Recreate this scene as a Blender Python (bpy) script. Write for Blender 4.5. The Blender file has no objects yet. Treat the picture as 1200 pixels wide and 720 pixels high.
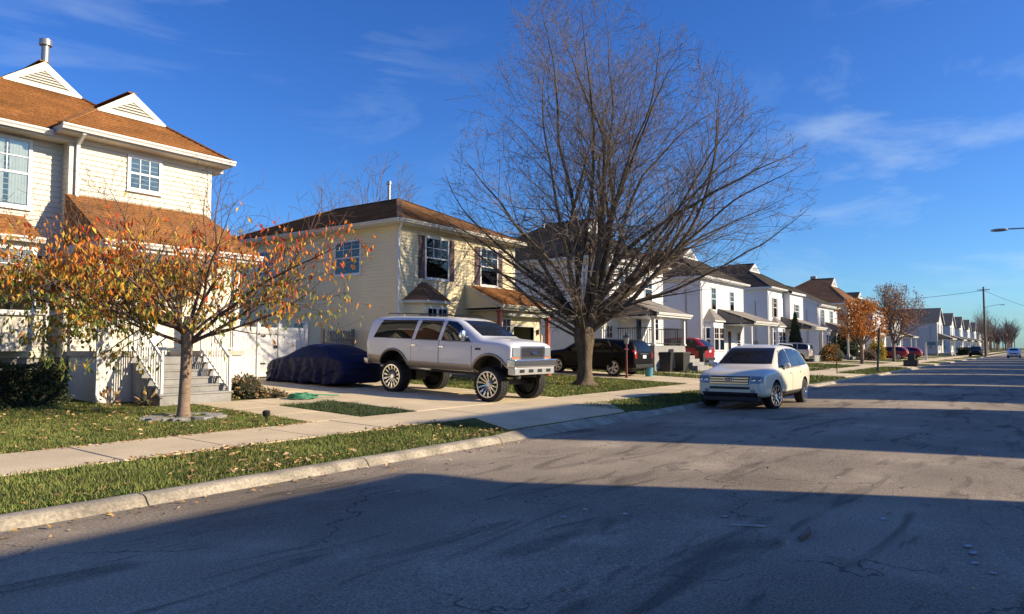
import bpy, bmesh, math, random
import numpy as np
from mathutils import Vector, Matrix, noise as mnoise
from mathutils.bvhtree import BVHTree

R = math.radians
SC = bpy.context.scene
COL = SC.collection
rnd = random.Random(11)

# ------------------------------------------------------------------ camera
cam_d = bpy.data.cameras.new('camera'); cam = bpy.data.objects.new('camera', cam_d); COL.objects.link(cam)
cam_d.sensor_width = 36.0; cam_d.lens = 25.5; cam_d.clip_start = 0.05; cam_d.clip_end = 6000
cam.location = (0, 0, 1.62)
cam.rotation_euler = (R(90 + 3.232), 0, R(35.84 - 90))
SC.camera = cam

# ------------------------------------------------------------------ sky, sun, exposure
SUN_EL, SUN_OFF = 24.0, 25.0
S = Vector((math.sin(R(SUN_OFF)) * math.cos(R(SUN_EL)), -math.cos(R(SUN_OFF)) * math.cos(R(SUN_EL)), math.sin(R(SUN_EL))))
world = bpy.data.worlds.new('World'); SC.world = world; world.use_nodes = True
wn, wl = world.node_tree.nodes, world.node_tree.links
wn.clear()
w_out = wn.new('ShaderNodeOutputWorld'); w_bg = wn.new('ShaderNodeBackground')
w_sky = wn.new('ShaderNodeTexSky'); w_sky.sky_type = 'NISHITA'; w_sky.sun_disc = False
w_sky.sun_elevation = R(SUN_EL); w_sky.sun_rotation = math.atan2(S.x, S.y)
w_sky.altitude = 200; w_sky.air_density = 1.0; w_sky.dust_density = 0.8; w_sky.ozone_density = 3.0
w_hs = wn.new('ShaderNodeHueSaturation'); w_hs.inputs['Hue'].default_value = 0.513; w_hs.inputs['Saturation'].default_value = 1.2
w_tint = wn.new('ShaderNodeMixRGB'); w_tint.blend_type = 'MULTIPLY'; w_tint.inputs['Fac'].default_value = 1.0; w_tint.inputs['Color2'].default_value = (.47, .77, 1.06, 1)
w_tc = wn.new('ShaderNodeTexCoord')
w_map = wn.new('ShaderNodeMapping'); w_map.inputs['Location'].default_value = (20, 9, 5); w_map.inputs['Rotation'].default_value = (0, R(5), R(30)); w_map.inputs['Scale'].default_value = (1.2, 3.0, 8.0)
w_n1 = wn.new('ShaderNodeTexNoise'); w_n1.inputs['Scale'].default_value = 1.6; w_n1.inputs['Detail'].default_value = 7; w_n1.inputs['Roughness'].default_value = 0.6; w_n1.inputs['Distortion'].default_value = 0.6
w_n2 = wn.new('ShaderNodeTexNoise'); w_n2.inputs['Scale'].default_value = 1.7; w_n2.inputs['Detail'].default_value = 2
w_r1 = wn.new('ShaderNodeValToRGB'); w_r1.color_ramp.elements[0].position = 0.50; w_r1.color_ramp.elements[1].position = 0.86
w_r2 = wn.new('ShaderNodeValToRGB'); w_r2.color_ramp.elements[0].position = 0.44; w_r2.color_ramp.elements[1].position = 0.72
w_mul = wn.new('ShaderNodeMath'); w_mul.operation = 'MULTIPLY'
w_mul2 = wn.new('ShaderNodeMath'); w_mul2.operation = 'MULTIPLY'; w_mul2.inputs[1].default_value = 0.5
w_mix = wn.new('ShaderNodeMixRGB'); w_mix.inputs['Color2'].default_value = (4.6, 5.4, 6.0, 1)
wl.new(w_tc.outputs['Generated'], w_map.inputs['Vector']); wl.new(w_map.outputs[0], w_n1.inputs['Vector'])
wl.new(w_tc.outputs['Generated'], w_n2.inputs['Vector'])
wl.new(w_n1.outputs[0], w_r1.inputs[0]); wl.new(w_n2.outputs[0], w_r2.inputs[0])
wl.new(w_r1.outputs[0], w_mul.inputs[0]); wl.new(w_r2.outputs[0], w_mul.inputs[1]); wl.new(w_mul.outputs[0], w_mul2.inputs[0])
wl.new(w_sky.outputs[0], w_hs.inputs['Color']); wl.new(w_hs.outputs[0], w_tint.inputs['Color1']); wl.new(w_tint.outputs[0], w_mix.inputs['Color1']); wl.new(w_mul2.outputs[0], w_mix.inputs['Fac'])
wl.new(w_mix.outputs[0], w_bg.inputs['Color']); w_bg.inputs['Strength'].default_value = 0.108
wl.new(w_bg.outputs[0], w_out.inputs['Surface'])

sun_d = bpy.data.lights.new('sun', 'SUN'); sun_o = bpy.data.objects.new('sun', sun_d); COL.objects.link(sun_o)
sun_d.energy = 5.0; sun_d.angle = R(0.55); sun_d.color = (1.0, 0.83, 0.58)
sun_o.rotation_euler = (-S).to_track_quat('-Z', 'Y').to_euler(); sun_o.location = (20, -30, 40)
SC.view_settings.view_transform = 'Standard'; SC.view_settings.look = 'None'
SC.view_settings.exposure = 0.66; SC.view_settings.gamma = 1.0; SC.view_settings.use_curve_mapping = False
SC.render.engine = 'CYCLES'
SC.cycles.max_bounces = 6; SC.cycles.diffuse_bounces = 3; SC.cycles.glossy_bounces = 3; SC.cycles.transparent_max_bounces = 8
SC.cycles.caustics_reflective = False; SC.cycles.caustics_refractive = False
SC.cycles.use_denoising = True

# ------------------------------------------------------------------ materials
MATS = {}
def mat(name, color=(.5, .5, .5), rough=.7, metal=0.0, spec=.5, coat=0.0, var=0.0, vscale=3.0, fine=0.0, fscale=60.0, bump=0.0, bscale=80.0, emit=None, stretch=None):
    if name in MATS: return MATS[name]
    m = bpy.data.materials.new(name); m.use_nodes = True
    n, l = m.node_tree.nodes, m.node_tree.links
    b = n['Principled BSDF']
    b.inputs['Roughness'].default_value = rough; b.inputs['Metallic'].default_value = metal
    b.inputs['Specular IOR Level'].default_value = spec; b.inputs['Coat Weight'].default_value = coat; b.inputs['Coat Roughness'].default_value = .04
    b.inputs['Base Color'].default_value = (*color, 1)
    tc = n.new('ShaderNodeTexCoord'); src = tc.outputs['Object']
    if stretch:
        mp = n.new('ShaderNodeMapping'); mp.inputs['Scale'].default_value = stretch; l.new(src, mp.inputs['Vector']); src = mp.outputs[0]
    cur = None
    def layer(sc, amt, detail):
        nonlocal cur
        t = n.new('ShaderNodeTexNoise'); t.inputs['Scale'].default_value = sc; t.inputs['Detail'].default_value = detail
        l.new(src, t.inputs['Vector'])
        mr = n.new('ShaderNodeMapRange'); mr.inputs['From Min'].default_value = .28; mr.inputs['From Max'].default_value = .72
        mr.inputs['To Min'].default_value = 1 - amt; mr.inputs['To Max'].default_value = 1 + amt
        l.new(t.outputs[0], mr.inputs['Value'])
        vm = n.new('ShaderNodeVectorMath'); vm.operation = 'SCALE'
        if cur is None: vm.inputs[0].default_value = color
        else: l.new(cur, vm.inputs[0])
        l.new(mr.outputs[0], vm.inputs['Scale']); cur = vm.outputs[0]
    if var: layer(vscale, var, 4)
    if fine: layer(fscale, fine, 2)
    if cur is not None: l.new(cur, b.inputs['Base Color'])
    if bump:
        t = n.new('ShaderNodeTexNoise'); t.inputs['Scale'].default_value = bscale; t.inputs['Detail'].default_value = 3; l.new(src, t.inputs['Vector'])
        bp = n.new('ShaderNodeBump'); bp.inputs['Strength'].default_value = bump; bp.inputs['Distance'].default_value = .02
        l.new(t.outputs[0], bp.inputs['Height']); l.new(bp.outputs[0], b.inputs['Normal'])
    if emit: b.inputs['Emission Color'].default_value = (*color, 1); b.inputs['Emission Strength'].default_value = emit
    MATS[name] = m
    return m

def glass_mat(name, tint, rough=.02):
    m = bpy.data.materials.new(name); m.use_nodes = True
    n, l = m.node_tree.nodes, m.node_tree.links; n.clear()
    o = n.new('ShaderNodeOutputMaterial'); mx = n.new('ShaderNodeMixShader'); tr = n.new('ShaderNodeBsdfTransparent'); gl = n.new('ShaderNodeBsdfGlossy')
    fr = n.new('ShaderNodeFresnel'); fr.inputs['IOR'].default_value = 1.75
    tr.inputs['Color'].default_value = (*tint, 1); gl.inputs['Roughness'].default_value = rough
    l.new(fr.outputs[0], mx.inputs['Fac']); l.new(tr.outputs[0], mx.inputs[1]); l.new(gl.outputs[0], mx.inputs[2]); l.new(mx.outputs[0], o.inputs['Surface'])
    MATS[name] = m; return m

def asphalt_mat():
    m = bpy.data.materials.new('asphalt'); m.use_nodes = True
    n, l = m.node_tree.nodes, m.node_tree.links; b = n['Principled BSDF']
    b.inputs['Roughness'].default_value = .86; b.inputs['Specular IOR Level'].default_value = .32
    g = n.new('ShaderNodeNewGeometry'); P = g.outputs['Position']
    def noise(sc, det=4, vec=P, dist=0):
        t = n.new('ShaderNodeTexNoise'); t.inputs['Scale'].default_value = sc; t.inputs['Detail'].default_value = det; t.inputs['Distortion'].default_value = dist
        l.new(vec, t.inputs['Vector']); return t.outputs[0]
    def rng(v, a, b_, c, d):
        t = n.new('ShaderNodeMapRange'); t.inputs['From Min'].default_value = a; t.inputs['From Max'].default_value = b_; t.inputs['To Min'].default_value = c; t.inputs['To Max'].default_value = d
        l.new(v, t.inputs['Value']); return t.outputs[0]
    def mul(a, b_):
        t = n.new('ShaderNodeMath'); t.operation = 'MULTIPLY'; l.new(a, t.inputs[0]); l.new(b_, t.inputs[1]); return t.outputs[0]
    mp = n.new('ShaderNodeMapping'); mp.inputs['Scale'].default_value = (.22, 1.0, 1.0); l.new(P, mp.inputs['Vector'])
    base = rng(noise(.55, 5), .3, .7, .82, 1.16)
    base = mul(base, rng(noise(1.3, 4, mp.outputs[0]), .3, .7, .88, 1.10))
    base = mul(base, rng(noise(50, 3), .32, .68, .70, 1.32))
    base = mul(base, rng(noise(130, 2), .32, .68, .56, 1.55))
    # dark tyre stains and tar blots
    base = mul(base, rng(noise(1.5, 5, mp.outputs[0], 1.2),   .57, .67, 1.0, .50))
    base = mul(base, rng(noise(.9, 4), .58, .70, 1.0, 1.22))
    base = mul(base, rng(noise(.22, 3), .34, .66, .70, 1.22))
    base = mul(base, rng(noise(3.2, 4, mp.outputs[0], .8), .60, .68, 1.0, .62))
    # cracks
    dn = n.new('ShaderNodeTexNoise'); dn.inputs['Scale'].default_value = 2.6; dn.inputs['Detail'].default_value = 6; l.new(P, dn.inputs['Vector'])
    va = n.new('ShaderNodeVectorMath'); va.operation = 'SCALE'; va.inputs['Scale'].default_value = .8; l.new(dn.outputs[1], va.inputs[0])
    vb = n.new('ShaderNodeVectorMath'); vb.operation = 'ADD'; l.new(P, vb.inputs[0]); l.new(va.outputs[0], vb.inputs[1])
    for sc, wd, thr in ((.26, .0045, .38), (.62, .0045, .52), (1.5, .007, .60)):
        vo = n.new('ShaderNodeTexVoronoi'); vo.feature = 'DISTANCE_TO_EDGE'; vo.inputs['Scale'].default_value = sc; l.new(vb.outputs[0], vo.inputs['Vector'])
        cr = rng(vo.outputs[0], wd * .4, wd, 1.0, 0.0)
        msk = rng(noise(.35, 2), thr, thr + .08, 0, 1)
        am = rng(mul(cr, msk), 0, 1, 1, .42)
        base = mul(base, am)
    # pale specks of litter and grit
    vs = n.new('ShaderNodeTexVoronoi'); vs.feature = 'F1'; vs.inputs['Scale'].default_value = 1.6; l.new(P, vs.inputs['Vector'])
    sp = rng(vs.outputs[0], .014, .022, 1, 0)
    col = n.new('ShaderNodeVectorMath'); col.operation = 'SCALE'; col.inputs[0].default_value = (.290, .238, .174); l.new(base, col.inputs['Scale'])
    # browner, dusty lane along the kerb
    mx = n.new('ShaderNodeMixRGB'); mx.inputs['Color2'].default_value = (.42, .41, .39, 1); l.new(sp, mx.inputs['Fac']); l.new(col.outputs[0], mx.inputs['Color1'])
    l.new(mx.outputs[0], b.inputs['Base Color'])
    bp = n.new('ShaderNodeBump'); bp.inputs['Strength'].default_value = .55; bp.inputs['Distance'].default_value = .012
    l.new(noise(75, 4), bp.inputs['Height']); l.new(bp.outputs[0], b.inputs['Normal'])
    MATS['asphalt'] = m

def ground_mat():
    m = bpy.data.materials.new('turf'); m.use_nodes = True
    n, l = m.node_tree.nodes, m.node_tree.links; b = n['Principled BSDF']; b.inputs['Roughness'].default_value = .95; b.inputs['Specular IOR Level'].default_value = .1
    g = n.new('ShaderNodeNewGeometry')
    t = n.new('ShaderNodeTexNoise'); t.inputs['Scale'].default_value = 1.1; t.inputs['Detail'].default_value = 6; l.new(g.outputs['Position'], t.inputs['Vector'])
    r = n.new('ShaderNodeValToRGB'); e = r.color_ramp.elements
    e[0].position = .3; e[0].color = (.055, .085, .020, 1); e[1].position = .72; e[1].color = (.125, .120, .045, 1)
    k = e.new(.52); k.color = (.098, .108, .032, 1)
    l.new(t.outputs[0], r.inputs[0])
    t2 = n.new('ShaderNodeTexNoise'); t2.inputs['Scale'].default_value = 22; t2.inputs['Detail'].default_value = 4; l.new(g.outputs['Position'], t2.inputs['Vector'])
    mr = n.new('ShaderNodeMapRange'); mr.inputs['From Min'].default_value = .3; mr.inputs['From Max'].default_value = .7; mr.inputs['To Min'].default_value = .6; mr.inputs['To Max'].default_value = 1.35; l.new(t2.outputs[0], mr.inputs['Value'])
    v = n.new('ShaderNodeVectorMath'); v.operation = 'SCALE'; l.new(r.outputs[0], v.inputs[0]); l.new(mr.outputs[0], v.inputs['Scale'])
    l.new(v.outputs[0], b.inputs['Base Color'])
    bp = n.new('ShaderNodeBump'); bp.inputs['Strength'].default_value = .8; bp.inputs['Distance'].default_value = .05; l.new(t2.outputs[0], bp.inputs['Height']); l.new(bp.outputs[0], b.inputs['Normal'])
    MATS['turf'] = m

asphalt_mat(); ground_mat()
glass_mat('window_glass', (.86, .9, .9))
mat('cream_siding', (.62, .585, .49), .62, var=.05, vscale=.9, fine=.04, fscale=14)
mat('yellow_siding', (.75, .65, .42), .62, var=.06, vscale=.9, fine=.04, fscale=14)
mat('garage_cream', (.64, .56, .37), .6, var=.04)
mat('white_siding', (.68, .68, .68), .6, var=.05, vscale=.9, fine=.03, fscale=14)
mat('grey_siding', (.50, .50, .52), .62, var=.06, vscale=.9)
mat('tan_siding', (.58, .48, .36), .62, var=.06, vscale=.9)
mat('white_trim', (.64, .635, .61), .45, var=.06, vscale=5)
mat('cream_trim', (.60, .57, .48), .45, var=.06, vscale=5)
mat('brown_shingle', (.285, .130, .048), .95, spec=.1, var=.28, vscale=1.2, fine=.34, fscale=17, bump=.5, bscale=50, stretch=(1, 1, 2.5))
mat('dark_brown_shingle', (.225, .125, .072), .95, spec=.1, var=.26, vscale=1.2, fine=.34, fscale=17, bump=.5, bscale=50, stretch=(1, 1, 2.5))
mat('charcoal_shingle', (.070, .062, .057), .95, spec=.1, var=.24, vscale=1.2, fine=.34, fscale=17, bump=.5, bscale=50, stretch=(1, 1, 2.5))
mat('grey_shingle', (.22, .20, .18), .92, var=.2, vscale=1.2, fine=.3, fscale=17, bump=.5, bscale=50)
mat('far_shingle', (.12, .115, .115), .95, spec=.1, var=.15)
mat('window_frame', (.68, .68, .67), .4, var=.04)
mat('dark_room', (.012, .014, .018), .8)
mat('curtain', (.88, .86, .80), .9, var=.12, vscale=9)
mat('blind', (.55, .53, .50), .8, var=.08)
mat('shutter_maroon', (.085, .045, .05), .6, var=.12)
mat('porch_paint', (.72, .70, .66), .75, var=.10, vscale=2.2, fine=.05, fscale=24, bump=.15)
mat('porch_cap', (.46, .40, .34), .8, var=.12, vscale=4, fine=.06)
mat('step_concrete', (.27, .265, .26), .9, var=.16, vscale=3, fine=.14, fscale=40, bump=.3)
mat('concrete', (.60, .49, .325), .92, var=.14, vscale=1.1, fine=.14, fscale=45, bump=.25, bscale=120)
mat('curb_concrete', (.33, .29, .225), .93, var=.36, vscale=3.0, fine=.30, fscale=30, bump=.35, bscale=90)
mat('foundation', (.34, .32, .30), .9, var=.12, vscale=3, fine=.08, bump=.2)
mat('red_door', (.20, .035, .03), .5, var=.06)
mat('red_paint_post', (.30, .075, .05), .6, var=.15)
mat('metal_pipe', (.36, .34, .31), .4, metal=.7, var=.15, vscale=8)
mat('black_metal', (.018, .018, .02), .45, var=.1)
mat('white_metal', (.78, .77, .74), .4, var=.05)
mat('vinyl_white', (.66, .66, .66), .38, var=.03)
mat('weathered_wood', (.19, .175, .16), .9, var=.2, vscale=4, fine=.15, fscale=30, stretch=(3, 3, .6))
mat('new_wood', (.48, .36, .24), .85, var=.2, vscale=4, fine=.12, fscale=30, stretch=(3, 3, .6))
mat('pole_wood', (.16, .12, .09), .9, var=.25, vscale=3, stretch=(4, 4, .4))
mat('bark_maple', (.125, .098, .070), .95, spec=.15, var=.42, vscale=3.6, fine=.45, fscale=14, bump=1.0, bscale=12, stretch=(3, 3, .45))
mat('twig_maple', (.175, .132, .098), .9, var=.2, vscale=.7)
mat('bark_young', (.26, .185, .13), .9, var=.2, vscale=5, fine=.2, fscale=40, bump=.5, bscale=26, stretch=(.8, .8, 4))
mat('twig_young', (.13, .085, .068), .9)
mat('bark_far', (.17, .13, .11), .95, var=.2)
for nm, c in (('leaf_red', (.55, .075, .022)), ('leaf_orange', (.70, .235, .032)), ('leaf_rust', (.55, .24, .04)), ('leaf_olive', (.34, .275, .045)), ('leaf_green', (.17, .21, .045)), ('leaf_yellow', (.70, .46, .07))):
    m = mat(nm, c, .6, spec=.3, var=.25, vscale=7)
    nt = m.node_tree; bs = nt.nodes['Principled BSDF']; tl = nt.nodes.new('ShaderNodeBsdfTranslucent'); mx = nt.nodes.new('ShaderNodeMixShader'); mx.inputs['Fac'].default_value = .3
    src = bs.inputs['Base Color'].links[0].from_socket; nt.links.new(src, tl.inputs['Color']); nt.links.new(bs.outputs[0], mx.inputs[1]); nt.links.new(tl.outputs[0], mx.inputs[2]); nt.links.new(mx.outputs[0], nt.nodes['Material Output'].inputs['Surface'])
mat('leaf_dry', (.30, .165, .075), .85, var=.3, vscale=9)
mat('leaf_pale', (.52, .37, .20), .85, var=.3, vscale=9)
mat('leaf_tan', (.44, .28, .09), .8, var=.3, vscale=9)
mat('hedge_leaf', (.050, .075, .025), .6, var=.3, vscale=8)
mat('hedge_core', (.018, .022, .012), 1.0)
mat('shrub_leaf', (.10, .10, .045), .7, var=.3, vscale=8)
mat('straw_leaf', (.34, .24, .11), .85, var=.3, vscale=8)
mat('conifer_leaf', (.028, .050, .022), .8, var=.25, vscale=8)
mat('grass_blade', (.150, .190, .045), .75, spec=.2, var=.35, vscale=.8)
mat('grass_blade_dry', (.27, .25, .09), .85, spec=.2, var=.3, vscale=.8)
mat('grass_blade_dark', (.060, .092, .024), .75, spec=.2, var=.3, vscale=.8)
mat('tyre', (.018, .018, .018), .85, var=.15, vscale=12)
mat('chrome', (.70, .70, .71), .14, metal=.95)
mat('alloy', (.66, .66, .67), .3, metal=.6)
mat('car_black_trim', (.012, .012, .013), .5)
mat('car_glass', (.012, .014, .016), .03, spec=.7)
mat('car_glass_dark', (.006, .007, .008), .06, spec=.3)
mat('lamp_clear', (.24, .27, .30), .10, spec=.6, coat=.6)
mat('lamp_amber', (.62, .22, .03), .15, coat=.5)
mat('lamp_red', (.42, .02, .02), .15, coat=.5)
mat('paint_silver_white', (.69, .70, .735), .28, coat=.7, var=.02)
mat('paint_tan', (.33, .27, .205), .35, metal=.3, coat=.4)
mat('paint_cream', (.80, .74, .58), .28, coat=.7)
mat('paint_beige', (.50, .48, .44), .3, metal=.3, coat=.6)
mat('paint_black', (.006, .006, .007), .45, spec=.12, coat=0)
mat('paint_red', (.28, .015, .022), .28, coat=.6)
mat('paint_white', (.76, .77, .78), .28, coat=.6)
mat('cover_cloth', (.009, .014, .052), .6, spec=.18, var=.2, vscale=2.5)
mat('badge_blue', (.02, .05, .22), .25, coat=.6)
mat('plate_white', (.74, .75, .76), .5)
mat('bin_black', (.02, .02, .022), .55, var=.15)
mat('bin_blue', (.07, .26, .36), .5)
mat('hose_green', (.03, .20, .11), .5)
mat('lamp_maroon', (.16, .035, .04), .5)
mat('sign_green', (.03, .06, .045), .6, var=.15)
mat('sign_teal', (.06, .16, .20), .5)
mat('soil', (.075, .055, .04), 1.0, var=.3, vscale=8, bump=.6, bscale=30)

# ------------------------------------------------------------------ helpers
class MB:
    def __init__(s): s.v = []; s.f = []; s.m = []
    def vert(s, p): s.v.append((p[0], p[1], p[2])); return len(s.v) - 1
    def poly(s, pts, m=0):
        q = [pts[0]]
        for p in pts[1:]:
            if (Vector(p) - Vector(q[-1])).length > 1e-6: q.append(p)
        if (Vector(q[0]) - Vector(q[-1])).length < 1e-6: q.pop()
        if len(q) < 3: return
        i = [s.vert(p) for p in q]; s.f.append(i); s.m.append(m)
    def box(s, x0, x1, y0, y1, z0, z1, m=0):
        b = len(s.v)
        for z in (z0, z1):
            for x, y in ((x0, y0), (x1, y0), (x1, y1), (x0, y1)): s.v.append((x, y, z))
        for f in ((0, 3, 2, 1), (4, 5, 6, 7), (0, 1, 5, 4), (1, 2, 6, 5), (2, 3, 7, 6), (3, 0, 4, 7)):
            s.f.append([b + k for k in f]); s.m.append(m)
    def bar(s, a, b_, w, h=None, m=0, up=(0, 0, 1)):
        a, b_ = Vector(a), Vector(b_); d = (b_ - a).normalized(); u = Vector(up)
        if abs(d.dot(u)) > .98: u = Vector((0, 1, 0))
        r = d.cross(u).normalized(); u = r.cross(d).normalized(); h = h or w
        k = len(s.v)
        for p in (a, b_):
            for i, j in ((-1, -1), (1, -1), (1, 1), (-1, 1)): s.v.append(tuple(p + r * (i * w / 2) + u * (j * h / 2)))
        for f in ((0, 3, 2, 1), (4, 5, 6, 7), (0, 1, 5, 4), (1, 2, 6, 5), (2, 3, 7, 6), (3, 0, 4, 7)):
            s.f.append([k + q for q in f][::-1]); s.m.append(m)
    def tube(s, pts, rad, n=6, m=0, cap=True):
        L = len(pts); k = len(s.v); prev = None
        for i in range(L):
            p = Vector(pts[i]); d = Vector(pts[min(i + 1, L - 1)]) - Vector(pts[max(i - 1, 0)])
            d = d.normalized() if d.length > 1e-9 else Vector((0, 0, 1))
            if prev is None:
                a = Vector((0, 0, 1)) if abs(d.z) < .9 else Vector((1, 0, 0)); u = d.cross(a).normalized()
            else:
                u = prev - d * prev.dot(d)
                u = u.normalized() if u.length > 1e-6 else d.orthogonal().normalized()
            prev = u; w = d.cross(u); r = rad[i] if hasattr(rad, '__len__') else rad
            for j in range(n):
                t = 2 * math.pi * j / n; q = p + (u * math.cos(t) + w * math.sin(t)) * r; s.v.append((q.x, q.y, q.z))
        for i in range(L - 1):
            for j in range(n):
                a = k + i * n + j; b_ = k + i * n + (j + 1) % n
                s.f.append([a, b_, b_ + n, a + n]); s.m.append(m)
        if cap:
            s.f.append([k + j for j in range(n)][::-1]); s.m.append(m)
            s.f.append([k + (L - 1) * n + j for j in range(n)]); s.m.append(m)
    def lathe(s, prof, n=24, c=(0, 0, 0), axis='y', m=0, closed=False):
        k = len(s.v); L = len(prof)
        for i in range(n):
            t = 2 * math.pi * i / n; ct, st = math.cos(t), math.sin(t)
            for r, h in prof:
                if axis == 'y': p = (c[0] + r * ct, c[1] + h, c[2] + r * st)
                elif axis == 'z': p = (c[0] + r * ct, c[1] + r * st, c[2] + h)
                else: p = (c[0] + h, c[1] + r * ct, c[2] + r * st)
                s.v.append(p)
        for i in range(n):
            j = (i + 1) % n
            for q in range(L if closed else L - 1):
                q2 = (q + 1) % L
                s.f.append([k + i * L + q, k + i * L + q2, k + j * L + q2, k + j * L + q]); s.m.append(m)
    def lap(s, a, b_, c, d, course=.13, depth=.014, m=0):
        """clapboard or shingle courses over the quad a b (bottom) c d (top)"""
        a, b_, c, d = map(Vector, (a, b_, c, d))
        nrm = (b_ - a).cross((d + c) / 2 - a).normalized() * depth
        n = max(1, round(((d - a).length + (c - b_).length) / 2 / course))
        for i in range(n):
            t0, t1 = i / n, (i + 1) / n
            p0, p1 = a.lerp(d, t0), b_.lerp(c, t0); q0, q1 = a.lerp(d, t1), b_.lerp(c, t1)
            s.poly([p0 + nrm, p1 + nrm, q1 + nrm * .12, q0 + nrm * .12], m)
            s.poly([p0 + nrm * .12, p1 + nrm * .12, p1 + nrm, p0 + nrm], m)
    def build(s, name, mats, parent=None, smooth=None, org=None):
        o0 = Vector(org) if org is not None else wloc(parent)
        me = bpy.data.meshes.new(name)
        if o0.length > 0: vs = [(x - o0.x, y - o0.y, z - o0.z) for x, y, z in s.v]
        else: vs = s.v
        me.from_pydata(vs, [], s.f)
        if not isinstance(mats, (list, tuple)): mats = [mats]
        for q in mats: me.materials.append(MATS[q] if isinstance(q, str) else q)
        if len(mats) > 1: me.polygons.foreach_set('material_index', s.m)
        if smooth is not None:
            me.shade_smooth()
            if smooth < 179: me.set_sharp_from_angle(angle=R(smooth))
        me.update()
        return link(name, me, parent)

def wloc(o):
    v = Vector((0, 0, 0))
    while o is not None: v += o.location; o = o.parent
    return v
def link(name, data, parent=None, loc=None, rot=None):
    o = bpy.data.objects.new(name, data); COL.objects.link(o); o.parent = parent
    if loc is not None: o.location = loc
    if rot is not None: o.rotation_euler = rot
    return o
def tag(o, label=None, cat=None, group=None, kind=None):
    if label: o['label'] = label
    if cat: o['category'] = cat
    if group: o['group'] = group
    if kind: o['kind'] = kind
    return o
def thing(name, label, cat, loc=(0, 0, 0), rz=0, group=None, kind=None):
    return tag(link(name, None, None, loc, (0, 0, rz)), label, cat, group, kind)
def copy_tree(o, parent=None):
    c = o.copy(); COL.objects.link(c); c.parent = parent
    for ch in list(o.children): copy_tree(ch, c)
    return c
def box_part(name, m, parent, *b, bevel=0):
    q = MB(); q.box(*b); return q.build(name, m, parent)

# ------------------------------------------------------------------ terrain profile
ROAD_L, ROAD_R = 7.5, -1.3
PROF = [(7.5, 0.0), (7.70, .100), (9.6, .16), (11.2, .20), (20, .55), (60, .8)]
def zt(Y):
    if Y < (ROAD_L + ROAD_R) / 2: Y = ROAD_L + ROAD_R - Y
    if Y <= 7.5: return .05 * (1 - ((Y - 3.1) / 4.4) ** 2)
    for (a, za), (b_, zb) in zip(PROF, PROF[1:]):
        if Y <= b_: return za + (zb - za) * (Y - a) / (b_ - a)
    return .8

# ================================================================== THE SETTING
YC = ROAD_L + ROAD_R
def ground():
    left = [(3000, .8), (60, .8), (20, .55), (11.2, .20), (9.6, .16), (7.70, .100), (7.69, -.12)]
    prof = left + [(YC - y, z) for y, z in reversed(left)]
    xs = [-3000, -120, -10, 0, 10, 20, 40, 80, 160, 320, 700, 3000]
    mb = MB()
    for x in xs:
        for y, z in prof: mb.v.append((x, y, z))
    n = len(prof)
    for i in range(len(xs) - 1):
        for j in range(n - 1):
            mb.f.append([i * n + j, i * n + j + 1, (i + 1) * n + j + 1, (i + 1) * n + j]); mb.m.append(0)
    tag(mb.build('ground', 'turf'), 'patchy green and straw lawn ground along both sides of the street', kind='structure')
ground()

def road():
    mb = MB(); ys = [ROAD_R - .1 + (ROAD_L - ROAD_R + .2) * i / 12 for i in range(13)]
    xs = [-120, -20, -5, 0, 5, 10, 15, 20, 30, 40, 60, 90, 150, 300, 700]
    for x in xs:
        for y in ys: mb.v.append((x, y, .05 * (1 - min(1.06, abs((y - 3.1) / 4.4)) ** 2)))
    for i in range(len(xs) - 1):
        for j in range(12):
            a = i * 13 + j; mb.f.append([a, a + 13, a + 14, a + 1]); mb.m.append(0)
    tag(mb.build('road', 'asphalt', smooth=180), 'cracked grey asphalt residential street', kind='structure')
road()

DRIVES = [(11.9, 17.6, 10.9, 15.6), (27.3, 31.2, 27.0, 31.5), (40.6, 45.0, 40.2, 45.4), (62.6, 67.6, 62.2, 68.0), (77.4, 81.2, 77, 81.6), (92.5, 96.3, 92, 96.8), (107, 111, 106.5, 111.5), (122, 126, 121.5, 126.5)]
def curb():
    prof = [(7.43, -.03), (7.46, .008), (7.505, .062), (7.53, .086), (7.57, .100), (7.68, .108), (7.70, .100), (7.705, .02)]
    low = [(7.43, -.03), (7.46, .008), (7.515, .025), (7.545, .035), (7.60, .055), (7.80, .118), (7.94, .142), (7.945, .02)]
    root = tag(link('curb', None), 'pale concrete curb with joints along the far side of the street', kind='structure')
    def lowness(x):
        for _, _, a, b_ in DRIVES:
            if a <= x <= b_: return 1.0
            d = min(abs(x - a), abs(x - b_))
            if d < .7: return max(0, 1 - d / .7)
        return 0.0
    def piece(x0, x1, side=1):
        n = max(1, round((x1 - x0) / .5)); mb = MB(); k = len(prof)
        for i in range(n + 1):
            x = x0 + (x1 - x0) * i / n; t = lowness(x) if side == 1 else 0
            jit = (rnd.random() - .5) * .012
            for (y, z), (y2, z2) in zip(prof, low):
                yy = y + jit * .6; zz = z + (z2 - z) * t + (jit * .4 if z > .05 else 0)
                mb.v.append((x, yy if side == 1 else YC - yy, zz))
        for i in range(n):
            for j in range(k - 1):
                a = i * k + j; f = [a, a + k, a + k + 1, a + 1]
                mb.f.append(f if side == 1 else f[::-1]); mb.m.append(0)
        mb.f.append(list(range(k))); mb.m.append(0); mb.f.append([n * k + j for j in range(k)][::-1]); mb.m.append(0)
        mb.build('curb_stone', 'curb_concrete', root, smooth=35)
    x = -14.35
    while x < 150:
        L = 3.05 if x < 60 else 12.2
        piece(x, x + L - .02); x += L
    piece(x, 600)
    x = -14
    while x < 200: piece(x, x + 21.3, -1); x += 21.32
curb()

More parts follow.
